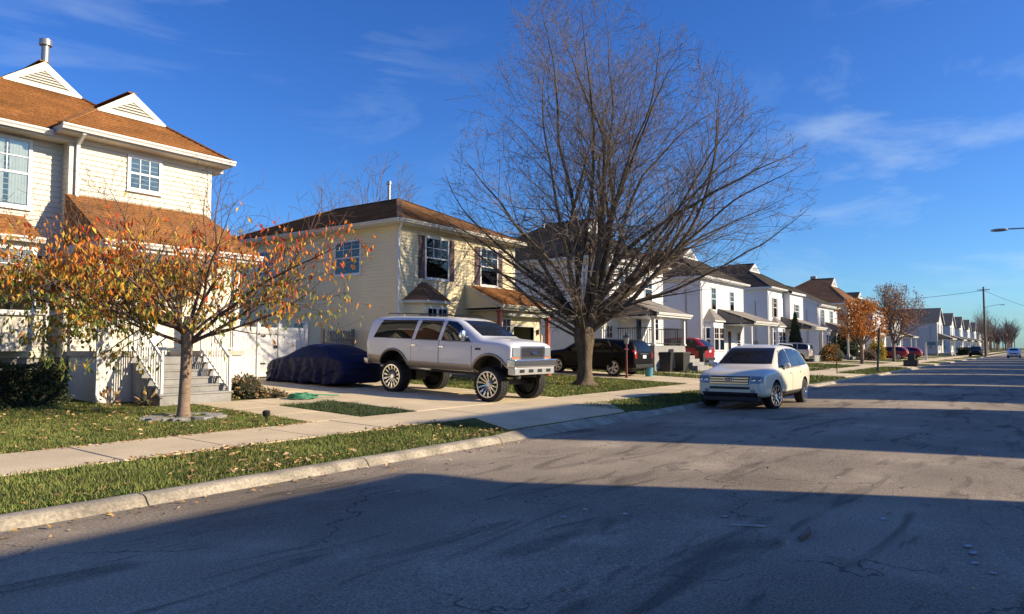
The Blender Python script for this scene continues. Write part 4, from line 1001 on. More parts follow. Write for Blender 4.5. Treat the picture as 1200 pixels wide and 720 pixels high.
def car(name, label, S_, loc, rz, paint, group=None, pitch=0.0):
    """generic car from a spec dictionary"""
    me = loft(S_['st']); sk = Skin(me)
    body = cut_arches(me, S_['arch'], paint)
    root = thing(name, label, S_['cat'], loc, rz, group)
    root.rotation_euler = (0, pitch, rz)
    zero = (0, 0, 0)
    link('body', body, root)
    for sg in (-1, 1):
        for (nm, cs, mt, off) in S_['side']:
            if nm in ('door', 'window'):
                e = .013 if nm == 'door' else .02; q = MB(); sk.patch(q, [(cs[0][0] - e, cs[0][1] - e), (cs[1][0] + e, cs[1][1] - e), (cs[2][0] + e, cs[2][1] + e), (cs[3][0] - e, cs[3][1] + e)], 'side', sg, off - .004); q.build('door_seam' if nm == 'door' else 'window_seal', 'car_black_trim', root, smooth=40, org=zero)
            mb = MB(); sk.patch(mb, cs, 'side', sg, off); o = mb.build(nm, mt, root, smooth=40, org=zero)
    for (nm, cs, mt, off, sg) in S_['ends']:
        mb = MB(); sk.patch(mb, cs, 'end', sg, off, n=(12, 6)); mb.build(nm, mt, root, smooth=40, org=zero)
    for (x, z, r, tw, mt) in S_.get('flares', ()):
        for sg in (-1, 1):
            pts = []
            for i in range(19):
                a = R(-12 + 204 * i / 18); q = sk.side(x + r * math.cos(a), z + r * math.sin(a), sg, .004)
                if q: pts.append(q)
            if len(pts) > 3:
                mb = MB(); mb.tube(pts, tw, 6); mb.build('fender_flare', mt, root, smooth=60, org=zero)
    for (nm, x, z, l, mt) in S_.get('handles', ()):
        for sg in (-1, 1):
            q = sk.side(x, z, sg, .02)
            mb = MB(); mb.box(x - l / 2, x + l / 2, q[1] - .015, q[1] + .015, z - .018, z + .018); mb.build(nm, mt, root, org=zero)
    if 'mirror' in S_:
        x, z, mw, mh, mt = S_['mirror']
        for sg in (-1, 1):
            y = abs(sk.side(x, z, 1, 0)[1]); mb = MB()
            mb.lathe([(0, -.075), (mh * .35, -.07), (mh * .5, -.03), (mh * .5, .05), (mh * .35, .075), (0, .08)], 14, (x, sg * (y + mw * .55), z), 'x')
            for i in range(len(mb.v)): v = mb.v[i]; mb.v[i] = (v[0], sg * (y + mw * .55) + (v[1] - sg * (y + mw * .55)) * (mw / mh), v[2])
            mb.bar((x, sg * (y - .04), z - mh * .2), (x, sg * (y + mw * .3), z - mh * .1), .05, .05)
            mb.build('mirror', mt, root, smooth=40, org=zero)
    for (nm, b, mt) in S_.get('boxes', ()):
        mb = MB(); mb.box(*b); o = mb.build(nm, mt, root, org=zero)
        if b[1] - b[0] > .04 and b[5] - b[4] > .05:
            md = o.modifiers.new('bevel', 'BEVEL'); md.width = min(.025, (b[1] - b[0]) * .3); md.segments = 2
    wx = S_['wheels']; add_wheels(root, *wx[0], **wx[1])
    return root, sk

# ---------------------------------------------------- lifted white truck
def lifted_truck():
    A, B = 'paint_silver_white', 'car_glass'
    st = [(-2.90, .92, 1.50, 2.02, .90, .93, .66), (-2.88, .82, 1.51, 2.08, .95, .96, .70), (-2.72, .74, 1.52, 2.15, .99, .995, .745), (-2.2, .72, 1.52, 2.18, 1.0, 1.005, .765), (-1.2, .71, 1.52, 2.19, 1.0, 1.005, .77), (.0, .71, 1.52, 2.18, 1.0, 1.005, .765), (.45, .71, 1.52, 2.16, 1.0, 1.0, .755), (.72, .71, 1.52, 2.08, 1.0, 1.0, .75),
          (1.36, .71, 1.53, 1.68, .995, .995, .80), (1.52, .71, 1.53, 1.64, .99, .99, .81), (1.95, .74, 1.53, 1.62, .985, .98, .80), (2.22, .80, 1.50, 1.59, .975, .965, .78), (2.37, .86, 1.46, 1.545, .955, .945, .75), (2.41, .92, 1.42, 1.485, .925, .925, .71)]
    zb = 1.55; zt_ = 2.05
    side = [('window', [(-2.58, zb), (-1.06, zb), (-.96, zt_), (-2.34, zt_ - .02)], B, .006), ('window', [(-.90, zb), (-.08, zb), (.0, zt_), (-.78, zt_)], B, .006), ('window', [(.08, zb), (1.06, zb), (.52, zt_ - .03), (.16, zt_)], B, .006),
            ('door', [(-1.02, .84), (-.015, .84), (-.015, 1.51), (-1.02, 1.51)], A, .007), ('door', [(.01, .84), (1.14, .84), (1.14, 1.51), (.01, 1.51)], A, .007),
            ('rocker_trim', [(-1.22, .72), (1.12, .72), (1.12, .90), (-1.22, .90)], 'paint_tan', .013), ('quarter_trim', [(-2.76, .82), (-2.30, .80), (-2.30, 1.02), (-2.76, 1.04)], 'paint_tan', .012), ('pinstripe', [(-1.1, .912), (1.05, .912), (1.05, .925), (-1.1, .925)], 'lamp_clear', .014)]
    ends = [('windshield', [(-.76, 1.69), (.76, 1.69), (.66, 2.09), (-.66, 2.09)], B, .006, 1), ('grille', [(-.56, 1.12), (.56, 1.12), (.56, 1.455), (-.56, 1.455)], 'chrome', .03, 1), ('grille_mesh', [(-.49, 1.17), (.49, 1.17), (.49, 1.41), (-.49, 1.41)], 'black_metal', .034, 1),
            ('headlight', [(.58, 1.18), (.88, 1.18), (.88, 1.42), (.58, 1.42)], 'lamp_clear', .02, 1), ('headlight', [(-.88, 1.18), (-.58, 1.18), (-.58, 1.42), (-.88, 1.42)], 'lamp_clear', .02, 1),
            ('rear_window', [(-.62, 1.58), (.62, 1.58), (.56, 2.0), (-.56, 2.0)], B, .006, -1), ('tail_light', [(.72, 1.2), (.88, 1.2), (.86, 1.6), (.70, 1.6)], 'lamp_red', .012, -1), ('tail_light', [(-.88, 1.2), (-.72, 1.2), (-.70, 1.6), (-.86, 1.6)], 'lamp_red', .012, -1)]
    r = .44
    S_ = dict(cat='truck', st=st, arch=[(1.74, .60, .60, .45), (-1.74, .60, .60, .45)], side=side, ends=ends, flares=[(1.74, .60, .622, .036, 'paint_tan'), (-1.74, .60, .622, .036, 'paint_tan')],
              handles=[('door_handle', -.92, 1.36, .16, 'chrome'), ('door_handle', .11, 1.36, .16, 'chrome')], mirror=(.86, 1.68, .22, .30, 'chrome'),
              boxes=[('front_bumper', (2.29, 2.57, -.98, .98, .92, 1.12), 'chrome'), ('front_valance', (2.29, 2.53, -.92, .92, .72, .915), 'alloy'), ('rear_bumper', (-3.02, -2.84, -.94, .94, .74, .92), 'chrome'), ('frame_rail', (-2.7, 2.25, -.48, -.36, .62, .82), 'car_black_trim'), ('frame_rail', (-2.7, 2.25, .36, .48, .62, .82), 'car_black_trim'),
                     ('axle', (1.66, 1.82, -.85, .85, .40, .54), 'car_black_trim'), ('axle', (-1.82, -1.66, -.85, .85, .40, .54), 'car_black_trim'), ('differential', (-1.95, -1.55, -.22, .22, .32, .64), 'car_black_trim'), ('transmission', (-.4, 1.2, -.25, .25, .60, .86), 'car_black_trim'), ('fuel_tank', (-1.1, -.3, .30, .70, .62, .84), 'car_black_trim'), ('exhaust_pipe', (-2.6, -.6, -.66, -.58, .66, .74), 'alloy'),
                     ('turn_signal', (2.27, 2.42, -.92, -.58, 1.125, 1.175), 'lamp_amber'), ('turn_signal', (2.27, 2.42, .58, .92, 1.125, 1.175), 'lamp_amber')],
              wheels=(((1.74, -1.74), .87, r, .36, .335, 14, 'chrome', 'truckwheel'), dict(rugged=True, dish=.06)))
    ang = -math.pi / 2
    o, sk = car('lifted_truck', 'white lifted sport truck with tan trim and big chrome wheels in driveway', S_, (15.90, 13.28, zt(13.28) + .022), ang, A, pitch=math.atan((zt(15.02) - zt(11.54)) / 3.48))
    z = (0, 0, 0)
    for i in range(7):
        mb = MB(); mb.box(2.43, 2.465, -.49, .49, 1.185 + i * .036, 1.193 + i * .036); mb.build('grille_bar', 'chrome', o, org=z)
    emblem(o, (2.475, 0, 1.30), .24, .10)
    for i in range(4):
        y = -.62 + i * .41; mb = MB(); mb.box(2.525, 2.542, y - .1, y + .1, .78, .86); mb.build('bumper_slot', 'car_black_trim', o, org=z)
    for sg in (-1, 1):
        mb = MB(); mb.tube([(-2.3, sg * .66, 2.225), (-2.25, sg * .66, 2.25), (.1, sg * .66, 2.25), (.18, sg * .66, 2.21)], .016, 6); mb.build('roof_rack', 'car_black_trim', o, org=z, smooth=60)
        q = sk.side(1.36, 1.34, sg, .012); mb = MB(); mb.box(1.27, 1.45, min(q[1], q[1] - sg * .01), max(q[1], q[1] - sg * .01) + .002, 1.32, 1.37); mb.build('fender_badge', 'car_black_trim', o, org=z)
        mb = MB(); mb.tube([(1.74, sg * .38, .5), (1.74, sg * .42, 1.15)], .05, 8); mb.build('shock_absorber', 'alloy', o, org=z, smooth=60)
    return o
lifted_truck()

# ---------------------------------------------------- cream crossover at the curb
def crossover():
    A, B = 'paint_cream', 'car_glass'
    st = [(-2.34, .52, .98, 1.12, .70, .76, .56), (-2.30, .42, 1.02, 1.22, .82, .86, .60), (-2.12, .34, 1.07, 1.44, .91, .92, .62), (-1.75, .30, 1.08, 1.61, .945, .945, .655), (-1.2, .29, 1.07, 1.67, .955, .955, .665), (-.4, .28, 1.05, 1.70, .96, .96, .67), (.1, .28, 1.04, 1.68, .96, .96, .665), (.36, .28, 1.035, 1.62, .96, .96, .66),
          (1.10, .28, 1.01, 1.16, .955, .95, .74), (1.32, .28, 1.0, 1.09, .95, .945, .76), (1.85, .29, .96, 1.02, .94, .925, .74), (2.12, .31, .90, .96, .905, .88, .68), (2.28, .34, .80, .86, .83, .80, .58), (2.33, .42, .70, .74, .76, .74, .50)]
    side = [('window', [(-1.86, 1.14), (-1.08, 1.11), (-.98, 1.55), (-1.52, 1.50)], B, .006), ('window', [(-1.03, 1.11), (-.10, 1.09), (-.14, 1.57), (-.94, 1.56)], B, .006), ('window', [(-.04, 1.09), (.98, 1.08), (.36, 1.50), (-.08, 1.57)], B, .006),
            ('door', [(-1.05, .44), (-.07, .44), (-.07, 1.05), (-1.05, 1.06)], A, .006), ('door', [(-.045, .44), (.95, .44), (.98, 1.03), (-.045, 1.05)], A, .006), ('rocker_trim', [(-1.0, .31), (.98, .31), (.98, .42), (-1.0, .42)], 'bin_black', .008)]
    ends = [('windshield', [(-.72, 1.17), (.72, 1.17), (.60, 1.60), (-.60, 1.60)], B, .006, 1), ('grille', [(-.50, .66), (.50, .66), (.52, .86), (-.52, .86)], 'car_black_trim', .016, 1), ('lower_grille', [(-.52, .54), (.52, .54), (.52, .60), (-.52, .60)], 'car_black_trim', .012, 1), ('bumper_trim', [(-.70, .36), (.70, .36), (.72, .46), (-.72, .46)], 'car_black_trim', .012, 1),
            ('headlight', [(.55, .68), (.82, .70), (.84, .86), (.55, .87)], 'lamp_clear', .012, 1), ('headlight', [(-.82, .70), (-.55, .68), (-.55, .87), (-.84, .86)], 'lamp_clear', .012, 1),
            ('rear_window', [(-.58, 1.15), (.58, 1.15), (.52, 1.5), (-.52, 1.5)], B, .006, -1), ('tail_light', [(.62, .92), (.84, .92), (.80, 1.1), (.6, 1.1)], 'lamp_red', .01, -1), ('tail_light', [(-.84, .92), (-.62, .92), (-.6, 1.1), (-.80, 1.1)], 'lamp_red', .01, -1)]
    S_ = dict(cat='car', st=st, arch=[(1.41, .37, .41, .5), (-1.41, .37, .41, .5)], side=side, ends=ends, handles=[('door_handle', -.90, .93, .15, A), ('door_handle', .10, .92, .15, A)], mirror=(.62, 1.12, .20, .17, A),
              boxes=[('skid_plate', (1.9, 2.26, -.72, .72, .22, .36), 'car_black_trim'), ('underbody', (-2.0, 2.0, -.6, .6, .20, .34), 'car_black_trim')], wheels=(((1.41, -1.41), .83, .355, .24, .265, 10, 'chrome', 'crosswheel'), dict(steer=R(-13), dish=.03)))
    o, sk = car('crossover', 'cream crossover parked at the curb facing the camera', S_, (20.95, 6.5, .02), math.pi, A)
    z = (0, 0, 0)
    for i in range(3): mb = MB(); q = sk.end(0, .70 + i * .06, 1, .022); mb.box(q[0] - .06, q[0] + .012, -.50, .50, .672 + i * .064, .712 + i * .064); mb.build('grille_bar', 'chrome', o, org=z)
    q = sk.end(0, .77, 1, .03); emblem(o, (q[0] + .03, 0, .79), .25, .105)
    for sg in (-1, 1):
        for yy, rr in ((.62, .055), (.76, .045)):
            q = sk.end(sg * yy, .775, 1, .016); mb = MB(); mb.lathe([(0, .0), (rr * .5, .004), (rr * .55, .012), (rr, .02), (rr, -.02)], 14, (q[0], q[1], q[2]), 'x'); mb.build('lamp_reflector', 'chrome', o, org=z, smooth=40)
        q = sk.end(sg * .6, .50, 1, .01); mb = MB(); mb.lathe([(0, .012), (.05, .01), (.06, -.02)], 14, q, 'x'); mb.build('fog_lamp', 'lamp_clear', o, org=z, smooth=40)
    for sg in (-1, 1): mb = MB(); mb.tube([(-1.5, sg * .60, 1.67), (-1.4, sg * .61, 1.70), (-.1, sg * .61, 1.73), (.1, sg * .60, 1.70)], .014, 6); mb.build('roof_rack', 'alloy', o, org=z, smooth=60)
    mb = MB(); q = sk.end(0, .47, 1, .02); 
crossover()

# ---------------------------------------------------- other vehicles
def simple_spec(L, W, H, belt, zb, wbase, hood, roof0, roof1, ws0, tail, r, key, cat='car', glass='car_glass', paint='paint_black', chrome='alloy', rear_x=0.06):
    """L length; roof0/roof1 x where the roof starts (rear) and ends (front); ws0 base of the windscreen; tail = x of top of tailgate"""
    h = W / 2; f, b_ = L / 2, -L / 2
    st = [(b_, zb + .25, belt - .05, belt + .06, h - .16, h - .12, h - .34), (b_ + .05, zb + .12, belt, belt + .18, h - .06, h - .05, h - .30), (tail, zb + .03, belt + .01, H - .08, h - .01, h - .01, h - .28), (roof0, zb, belt + .01, H - .02, h, h, h - .27), ((roof0 + roof1) / 2, zb, belt, H, h, h, h - .27), (roof1, zb, belt, H - .03, h, h, h - .28), (roof1 + .22, zb, belt, H - .10, h, h, h - .29),
          (ws0, zb, belt - .01, hood + .10, h - .005, h - .005, h - .2), (ws0 + .2, zb, belt - .02, hood + .04, h - .01, h - .01, h - .18), (f - .4, zb + .02, hood - .10, hood - .03, h - .03, h - .04, h - .22), (f - .1, zb + .06, hood - .18, hood - .10, h - .12, h - .13, h - .32), (f, zb + .14, hood - .3, hood - .22, h - .22, h - .22, h - .42)]
    z0, z1 = belt + .05, H - .13; n1 = (roof0 + roof1) / 2 - .1; A = paint
    side = [('window', [(tail - .06, z0 + .02), (roof0 + .55, z0), (roof0 + .6, z1), (tail + .22, z1 - .03)], glass, .006), ('window', [(roof0 + .65, z0), (n1 + .55, z0), (n1 + .52, z1), (roof0 + .7, z1)], glass, .006), ('window', [(n1 + .62, z0), (ws0 - .22, z0), (roof1 + .1, z1 - .02), (n1 + .6, z1)], glass, .006),
            ('door', [(roof0 + .6, zb + .14), (n1 + .57, zb + .14), (n1 + .57, belt), (roof0 + .6, belt)], A, .006), ('door', [(n1 + .6, zb + .14), (ws0 - .15, zb + .14), (ws0 - .12, belt - .01), (n1 + .6, belt)], A, .006)]
    hw = h - .3
    ends = [('windshield', [(-hw, hood + .12), (hw, hood + .12), (hw - .08, H - .12), (-hw + .08, H - .12)], glass, .006, 1), ('rear_window', [(-hw, belt + .08), (hw, belt + .08), (hw - .06, H - .16), (-hw + .06, H - .16)], glass, .006, -1),
            ('tail_light', [(h - .24, belt - .22), (h - .10, belt - .22), (h - .10, belt + .12), (h - .22, belt + .12)], 'lamp_red', .012, -1), ('tail_light', [(-h + .10, belt - .22), (-h + .24, belt - .22), (-h + .22, belt + .12), (-h + .10, belt + .12)], 'lamp_red', .012, -1),
            ('licence_plate', [(-.16, belt - .22), (.16, belt - .22), (.16, belt - .08), (-.16, belt - .08)], 'plate_white', .012, -1), ('rear_trim', [(-.4, belt - .04), (.4, belt - .04), (.4, belt + .0), (-.4, belt + .0)], 'chrome', .012, -1),
            ('headlight', [(h - .45, hood - .38), (h - .26, hood - .38), (h - .26, hood - .24), (h - .45, hood - .24)], 'lamp_clear', .012, 1), ('headlight', [(-h + .26, hood - .38), (-h + .45, hood - .38), (-h + .45, hood - .24), (-h + .26, hood - .24)], 'lamp_clear', .012, 1), ('grille', [(-.45, hood - .42), (.45, hood - .42), (.45, hood - .28), (-.45, hood - .28)], 'car_black_trim', .012, 1)]
    ax = wbase / 2
    return dict(cat=cat, st=st, arch=[(ax, r + .01, r + .06, h - .45), (-ax, r + .01, r + .06, h - .45)], side=side, ends=ends, handles=[('door_handle', roof0 + .75, belt - .12, .14, A), ('door_handle', n1 + .75, belt - .12, .14, A)], mirror=(ws0 - .32, z0 + .04, .18, .16, A), boxes=[('rear_bumper', (b_ - .03, b_ + .2, -h + .12, h - .12, zb + .1, zb + .26), 'car_black_trim'), ('underbody', (b_ + .3, f - .3, -h + .35, h - .35, zb - .06, zb + .08), 'car_black_trim')],
                wheels=(((ax, -ax), h - .13, r, .24, r * .70, 6, chrome, key), dict(dish=.03)))
big = simple_spec(5.0, 1.95, 1.64, 1.02, .28, 2.9, 1.06, -2.0, .35, 1.15, -2.3, .37, 'bigwheel', 'car', paint='paint_black', glass='car_glass_dark')
car('black_wagon', 'large black sport utility wagon parked behind the bare tree trunk', big, (29.4, 16.55, zt(16.5) + .022), math.pi / 2, 'paint_black', pitch=-R(1.6))
boxy = simple_spec(4.1, 1.79, 1.64, 1.02, .26, 2.55, 1.06, -1.65, .35, 1.0, -1.95, .33, 'boxywheel', paint='paint_beige')
car('hatchback', 'boxy beige hatchback nose-in on a driveway beyond the cream crossover', boxy, (65.2, 17.6, zt(17.6) + .022), math.pi / 2, 'paint_beige', pitch=-R(1.6))
redh = simple_spec(4.5, 1.85, 1.78, 1.08, .28, 2.7, 1.10, -1.3, .3, 1.05, -1.75, .36, 'redwheel', paint='paint_red')
car('red_hatchback', 'dark red hatchback beside the steps of the white porch', redh, (42.6, 18.25, zt(18.25) + .022), math.pi / 2, 'paint_red')
far_red = simple_spec(4.4, 1.78, 1.48, .93, .24, 2.6, .96, -1.3, .2, .95, -1.85, .32, 'redwheel', paint='paint_red')
car('parked_car', 'red car by the white post under the purple-brown tree', far_red, (101.5, 13.6, zt(13.6)), math.pi * .5, 'paint_red', pitch=-R(1))
car('parked_car', 'second red car, half hidden behind the purple-brown tree trunk', far_red, (94.4, 14.2, zt(14.2)), math.pi * .5, 'paint_red')
fb = simple_spec(5.0, 1.95, 1.8, 1.1, .3, 2.9, 1.14, -2.0, .3, 1.1, -2.3, .38, 'bigwheel', paint='paint_black')
car('parked_car', 'black wagon parked near the far utility pole', fb, (150.0, 8.6, zt(8.6)), R(180), 'paint_black')
fw = simple_spec(4.6, 1.82, 1.6, 1.0, .26, 2.7, 1.04, -1.6, .3, 1.0, -1.95, .34, 'boxywheel', paint='paint_white')
car('parked_car', 'small white car far down the street at the picture edge', fw, (142.0, 3.0, .05), R(180), 'paint_white')

def covered_car():
    st = [(-2.2, .10, .55, .72, .74, .76, .50), (-2.15, .06, .75, .92, .86, .86, .58), (-1.9, .04, .92, 1.06, .92, .90, .62), (-1.35, .04, .95, 1.28, .95, .92, .62), (-.8, .04, .95, 1.40, .96, .93, .62), (-.1, .04, .95, 1.42, .96, .93, .62), (.45, .04, .93, 1.28, .96, .92, .62), (.95, .04, .88, 1.02, .95, .92, .68), (1.6, .04, .80, .92, .94, .88, .64), (2.05, .06, .66, .78, .86, .78, .52), (2.2, .12, .5, .56, .7, .66, .4)]
    me = loft(st, 4)
    nrm = [v.normal.copy() for v in me.vertices]; cos = [v.co.copy() for v in me.vertices]
    for p, vn in zip(cos, nrm):
        d = Vector((0, p.y, 0)); k = max(0, min(1, (1.15 - p.z) / .8))
        w_ = p.x * 3.1 + 1.4 * mnoise.noise(Vector((p.x * 1.3, p.y * .6, p.z * .9))) + .5 * (1 if p.y > 0 else -1) * p.z
        f = (abs(math.sin(w_ * 1.9)) ** 1.6 - .45) * .085 * k + mnoise.noise(Vector((p.x * 1.8, p.y * 1.2, p.z * 1.6))) * .03 + mnoise.noise(Vector((p.x * 7 + p.z * 2, p.y * 2, p.z * 2))) * .014
        f += .02 * abs(mnoise.noise(Vector((p.x * 3 - p.z * 5, 4, p.z * 2)))) * 2
        p += vn * f * (.35 + .9 * k)
        tf = mnoise.noise(Vector((p.x * 1.6 + p.z * 2.4, 7, p.x * .7 - p.z))); p += vn * (.05 * (1 - min(1, abs(tf) * 5)) * k)
        if p.z < .3 and p.z > 0: p.y += (0.05 if p.y > 0 else -.05) * (.3 - p.z) * 4
        if p.z < .06: p.z = max(.02, .05 + .06 * mnoise.noise(Vector((p.x * 1.8, p.y, 3))))
    me.vertices.foreach_set('co', [c for p in cos for c in p]); me.update()
    me.materials.append(MATS['cover_cloth']); me.shade_smooth()
    root = thing('covered_car', 'car under a wrinkled navy cover behind the white truck', 'car', (15.22, 18.5, zt(18.5) + .022), math.pi / 2)
    root.scale = (.89, .92, .88)
    link('cover', me, root)
    add_wheels(root, (1.3, -1.25), .74, .31, .22, .22, 6, 'alloy', 'coverwheel')
covered_car()

# ================================================================== TREES
def grow(rg, p, d, L, r, level, out, cfg, env):
    """recursive limb; out[level] collects (points, radii); returns nothing"""
    seg = cfg['seg'][level]; n = max(2, int(L / seg)); pts = [p.copy()]; rad = [r]; d = d.normalized()
    stop = n; bend = Vector((rg.gauss(0, 1), rg.gauss(0, 1), rg.gauss(0, .6))) * cfg['wob'][level] * .35
    for i in range(n):
        w = cfg['wob'][level]
        if rg.random() < .18: bend = Vector((rg.gauss(0, 1), rg.gauss(0, 1), rg.gauss(0, .6))) * w * .45; d = (d + bend * 2).normalized()
        d = d + bend
        d = (d + Vector((rg.gauss(0, w), rg.gauss(0, w), rg.gauss(0, w))) + Vector((0, 0, cfg['up'][level]))).normalized()
        p = p + d * seg; t = (i + 1) / n
        if env and not env(p): stop = i; break
        pts.append(p.copy()); rad.append(max(cfg['rmin'], r * (1 - t * cfg['taper'][level])))
    if len(pts) < 2: return
    m_ = len(pts) - 1; rad = [max(cfg['rmin'] * .8, r * (1 - min(1, i / m_) * min(.97, cfg['taper'][level] + .08))) for i in range(m_ + 1)]
    out[level].append((pts, rad))
    if level + 1 >= len(cfg['seg']): return
    Lr = seg * (len(pts) - 1); sp = cfg['space'][level]; k = int(Lr * (1 - cfg['start'][level]) / sp)
    az = rg.random() * 6.28
    for i in range(k):
        t = cfg['start'][level] + (1 - cfg['start'][level]) * (i + rg.random()) / max(1, k)
        x = t * (len(pts) - 1); a = min(int(x), len(pts) - 2); q = pts[a].lerp(pts[a + 1], x - a); dd = (pts[a + 1] - pts[a]).normalized()
        az += 2.4 + rg.uniform(-.5, .5)
        o = dd.orthogonal().normalized(); o = Matrix.Rotation(az, 3, dd) @ o
        an = R(rg.uniform(*cfg['ang'][level])); nd = dd * math.cos(an) + o * math.sin(an)
        nl = cfg['len'][level] * (1.05 - t * cfg['shrink'][level]) * rg.uniform(.65, 1.15) * (Lr if cfg.get('rel', True) else 1)
        rr = rad[a] * rg.uniform(.36, .54)
        grow(rg, q, nd, nl, max(rr, cfg['rmin']), level + 1, out, cfg, env)

SUN_TMP = None
def bare_maple():
    rg = random.Random(5); base = Vector((22.66, 13.17, zt(13.17)))
    t = thing('maple_tree', 'large bare spreading street tree with many upright limbs, between truck and white houses', 'tree', base)
    mb = MB(); pts, rad = [], []
    for z, r, dx in ((-.15, .44, 0), (.05, .35, 0), (.2, .29, .01), (.45, .255, .015), (.75, .245, .02), (1.05, .25, .02), (1.3, .28, .01), (1.55, .33, .0), (1.8, .36, -.01), (2.1, .30, -.03), (2.45, .12, -.05)):
        pts.append(base + Vector((dx, 0, z))); rad.append(r)
    mb.tube(pts, rad, 36)
    for i in range(len(mb.v)):
        x, y, z = mb.v[i]; a = math.atan2(y - base.y, x - base.x); k = 1 + .06 * math.sin(a * 5 + z * .7) + .05 * abs(math.sin(a * 11 + 1.3 * math.sin(z * 2.2))) + .07 * mnoise.noise(Vector((x * 4, y * 4, z * 1.5))) + (.35 * max(0, math.sin(a * 4 + .5)) if z < base.z + .1 else 0)
        mb.v[i] = (base.x + (x - base.x) * k, base.y + (y - base.y) * k, z)
    mb.build('trunk', 'bark_maple', t, smooth=180)
    C0 = base + Vector((-.3, 0, 0)); fwd = Vector((.811, .585, 0)); rt = Vector((.585, -.811, 0))
    def env(p):
        v = p - base; z = v.z; u = v.dot(rt); w = v.dot(fwd)
        if z < 1.2 or z > 15.4: return False
        uL = float(np.interp(z, [1.2, 2.6, 3.8, 5, 6.5, 8, 9.6, 11.1, 12.7, 14.2, 15.4], [.8, 2.2, 3.9, 5.0, 5.5, 5.6, 5.4, 4.9, 3.7, 2.5, .8]))
        uR = float(np.interp(z, [1.2, 2.6, 3.8, 5, 6.5, 8, 9.6, 11.1, 12.7, 14.2, 15.4], [.8, 3.2, 6.0, 7.8, 8.5, 8.0, 6.8, 5.4, 3.8, 2.2, .6]))
        lim = uR if u > 0 else uL
        return math.hypot(u / lim, w / (.5 * (uL + uR) * .92)) < 1 + .13 * mnoise.noise(Vector((u * .6, w * .6, z * .5)))
    cfg = dict(seg=[.45, .34, .22, .16], wob=[.062, .095, .13, .15], up=[.018, .035, .03, .02], taper=[.90, .85, .75, .5], rmin=.0062, space=[.50, .35, .27], start=[.20, .10, .10], ang=[(20, 46), (24, 52), (25, 60)], len=[.50, .50, .55], shrink=[.55, .5, .4])
    out = [[], [], [], []]
    # main limbs: (azimuth in the camera frame, tilt from vertical, length, radius)
    limbs = [(0, 3, 13.6, .10), (50, 8, 13.4, .09), (170, 7, 13.4, .095), (260, 9, 13.2, .09), (310, 13, 13.0, .085), (120, 13, 12.8, .085), (0, 16, 13, .09), (185, 16, 12.8, .09), (20, 25, 12.4, .085), (160, 25, 12.2, .08), (215, 24, 12, .08), (330, 27, 12, .08), (80, 26, 11.5, .075), (265, 27, 11.5, .075),
             (-4, 34, 12, .09), (182, 36, 11.2, .085), (8, 43, 11.6, .085), (-8, 50, 11.2, .09), (3, 58, 10.8, .085), (60, 42, 9.8, .07), (120, 44, 9.4, .07), (174, 46, 10, .08), (188, 56, 9, .07), (238, 44, 9.4, .07), (300, 42, 9.8, .07), (178, 60, 7.8, .05), (6, 62, 9.6, .065), (35, 56, 8.5, .06), (-14, 40, 11.6, .08), (14, 52, 10.6, .075), (-18, 57, 10, .07), (22, 38, 11, .07), (-3, 47, 11.4, .08), (260, 60, 7.5, .055), (325, 56, 9, .06), (215, 62, 7.5, .055), (100, 62, 7.5, .055)]
    for (az, ti, L, r) in limbs:
        a = R(az + rg.uniform(-6, 6)); T = R(ti); hd = rt * math.cos(a) + fwd * math.sin(a)
        d = hd * math.sin(T) + Vector((0, 0, math.cos(T)))
        p0 = base + Vector((0, 0, rg.uniform(1.7, 2.3))) + hd * .14
        c2 = dict(cfg); c2['up'] = [.008 if ti > 30 else .004, .03, .03, .02]
        o2 = [[], [], [], []]; grow(rg, p0 - d * .15, d, L, r * 1.18, 0, o2, c2, env)
        for k in range(4): out[k] += o2[k]
    for pts, rad in out[0]:
        mb = MB(); mb.tube(pts, rad, 8); mb.build('limb', 'bark_maple', t, smooth=180)
    mb = MB()
    for pts, rad in out[1]: mb.tube(pts, [r_ * .78 for r_ in rad], 5, cap=False)
    mb.build('branches', 'twig_maple', t, smooth=180)['kind'] = 'stuff'
    mb = MB()
    for pts, rad in out[2]: mb.tube(pts, [max(.0056, r_ * .72) for r_ in rad], 3, cap=False)
    for pts, rad in out[3]: mb.tube(pts[:5], .0038, 3, cap=False)
    # buds and a few hanging seed tufts
    for pts, rad in out[3][::9]:
        p = pts[min(4, len(pts) - 1)]; mb.tube([p, p - Vector((.01, .0, .06))], [.016, .008], 3, cap=False)
    mb.build('crown', 'twig_maple', t, smooth=180)['kind'] = 'stuff'
    # lower inner skirt of drooping pale twigs
    mb = MB()
    for i in range(430):
        a = rg.random() * 6.28; hgt = rg.uniform(2.3, 6.0); rr = rg.uniform(.2, 1.2) + (hgt - 2.4) * .28
        hd = Vector((math.cos(a), math.sin(a), 0)); p = base + hd * rr + Vector((0, 0, hgt)); d = hd * 1.0 + Vector((0, 0, rg.uniform(-.2, .5))); pts = [p]
        for k in range(rg.randint(5, 9)):
            d = (d + Vector((rg.gauss(0, .22), rg.gauss(0, .22), rg.gauss(-.04, .16)))).normalized(); p = p + d * .17; pts.append(p)
        mb.tube(pts, [.016 * (1 - .7 * j / len(pts)) for j in range(len(pts))], 4, cap=False)
        for j in range(1, len(pts) - 1, 2):
            q = pts[j]; e = (d + Vector((rg.gauss(0, .7), rg.gauss(0, .7), rg.gauss(0, .5)))).normalized(); mb.tube([q, q + e * .2, q + e * .36 + Vector((0, 0, -.03))], [.008, .006, .004], 3, cap=False)
    mb.build('twigs', mat('twig_pale', (.20, .16, .13), .9, var=.2, vscale=1), t, smooth=180)['kind'] = 'stuff'
bare_maple()

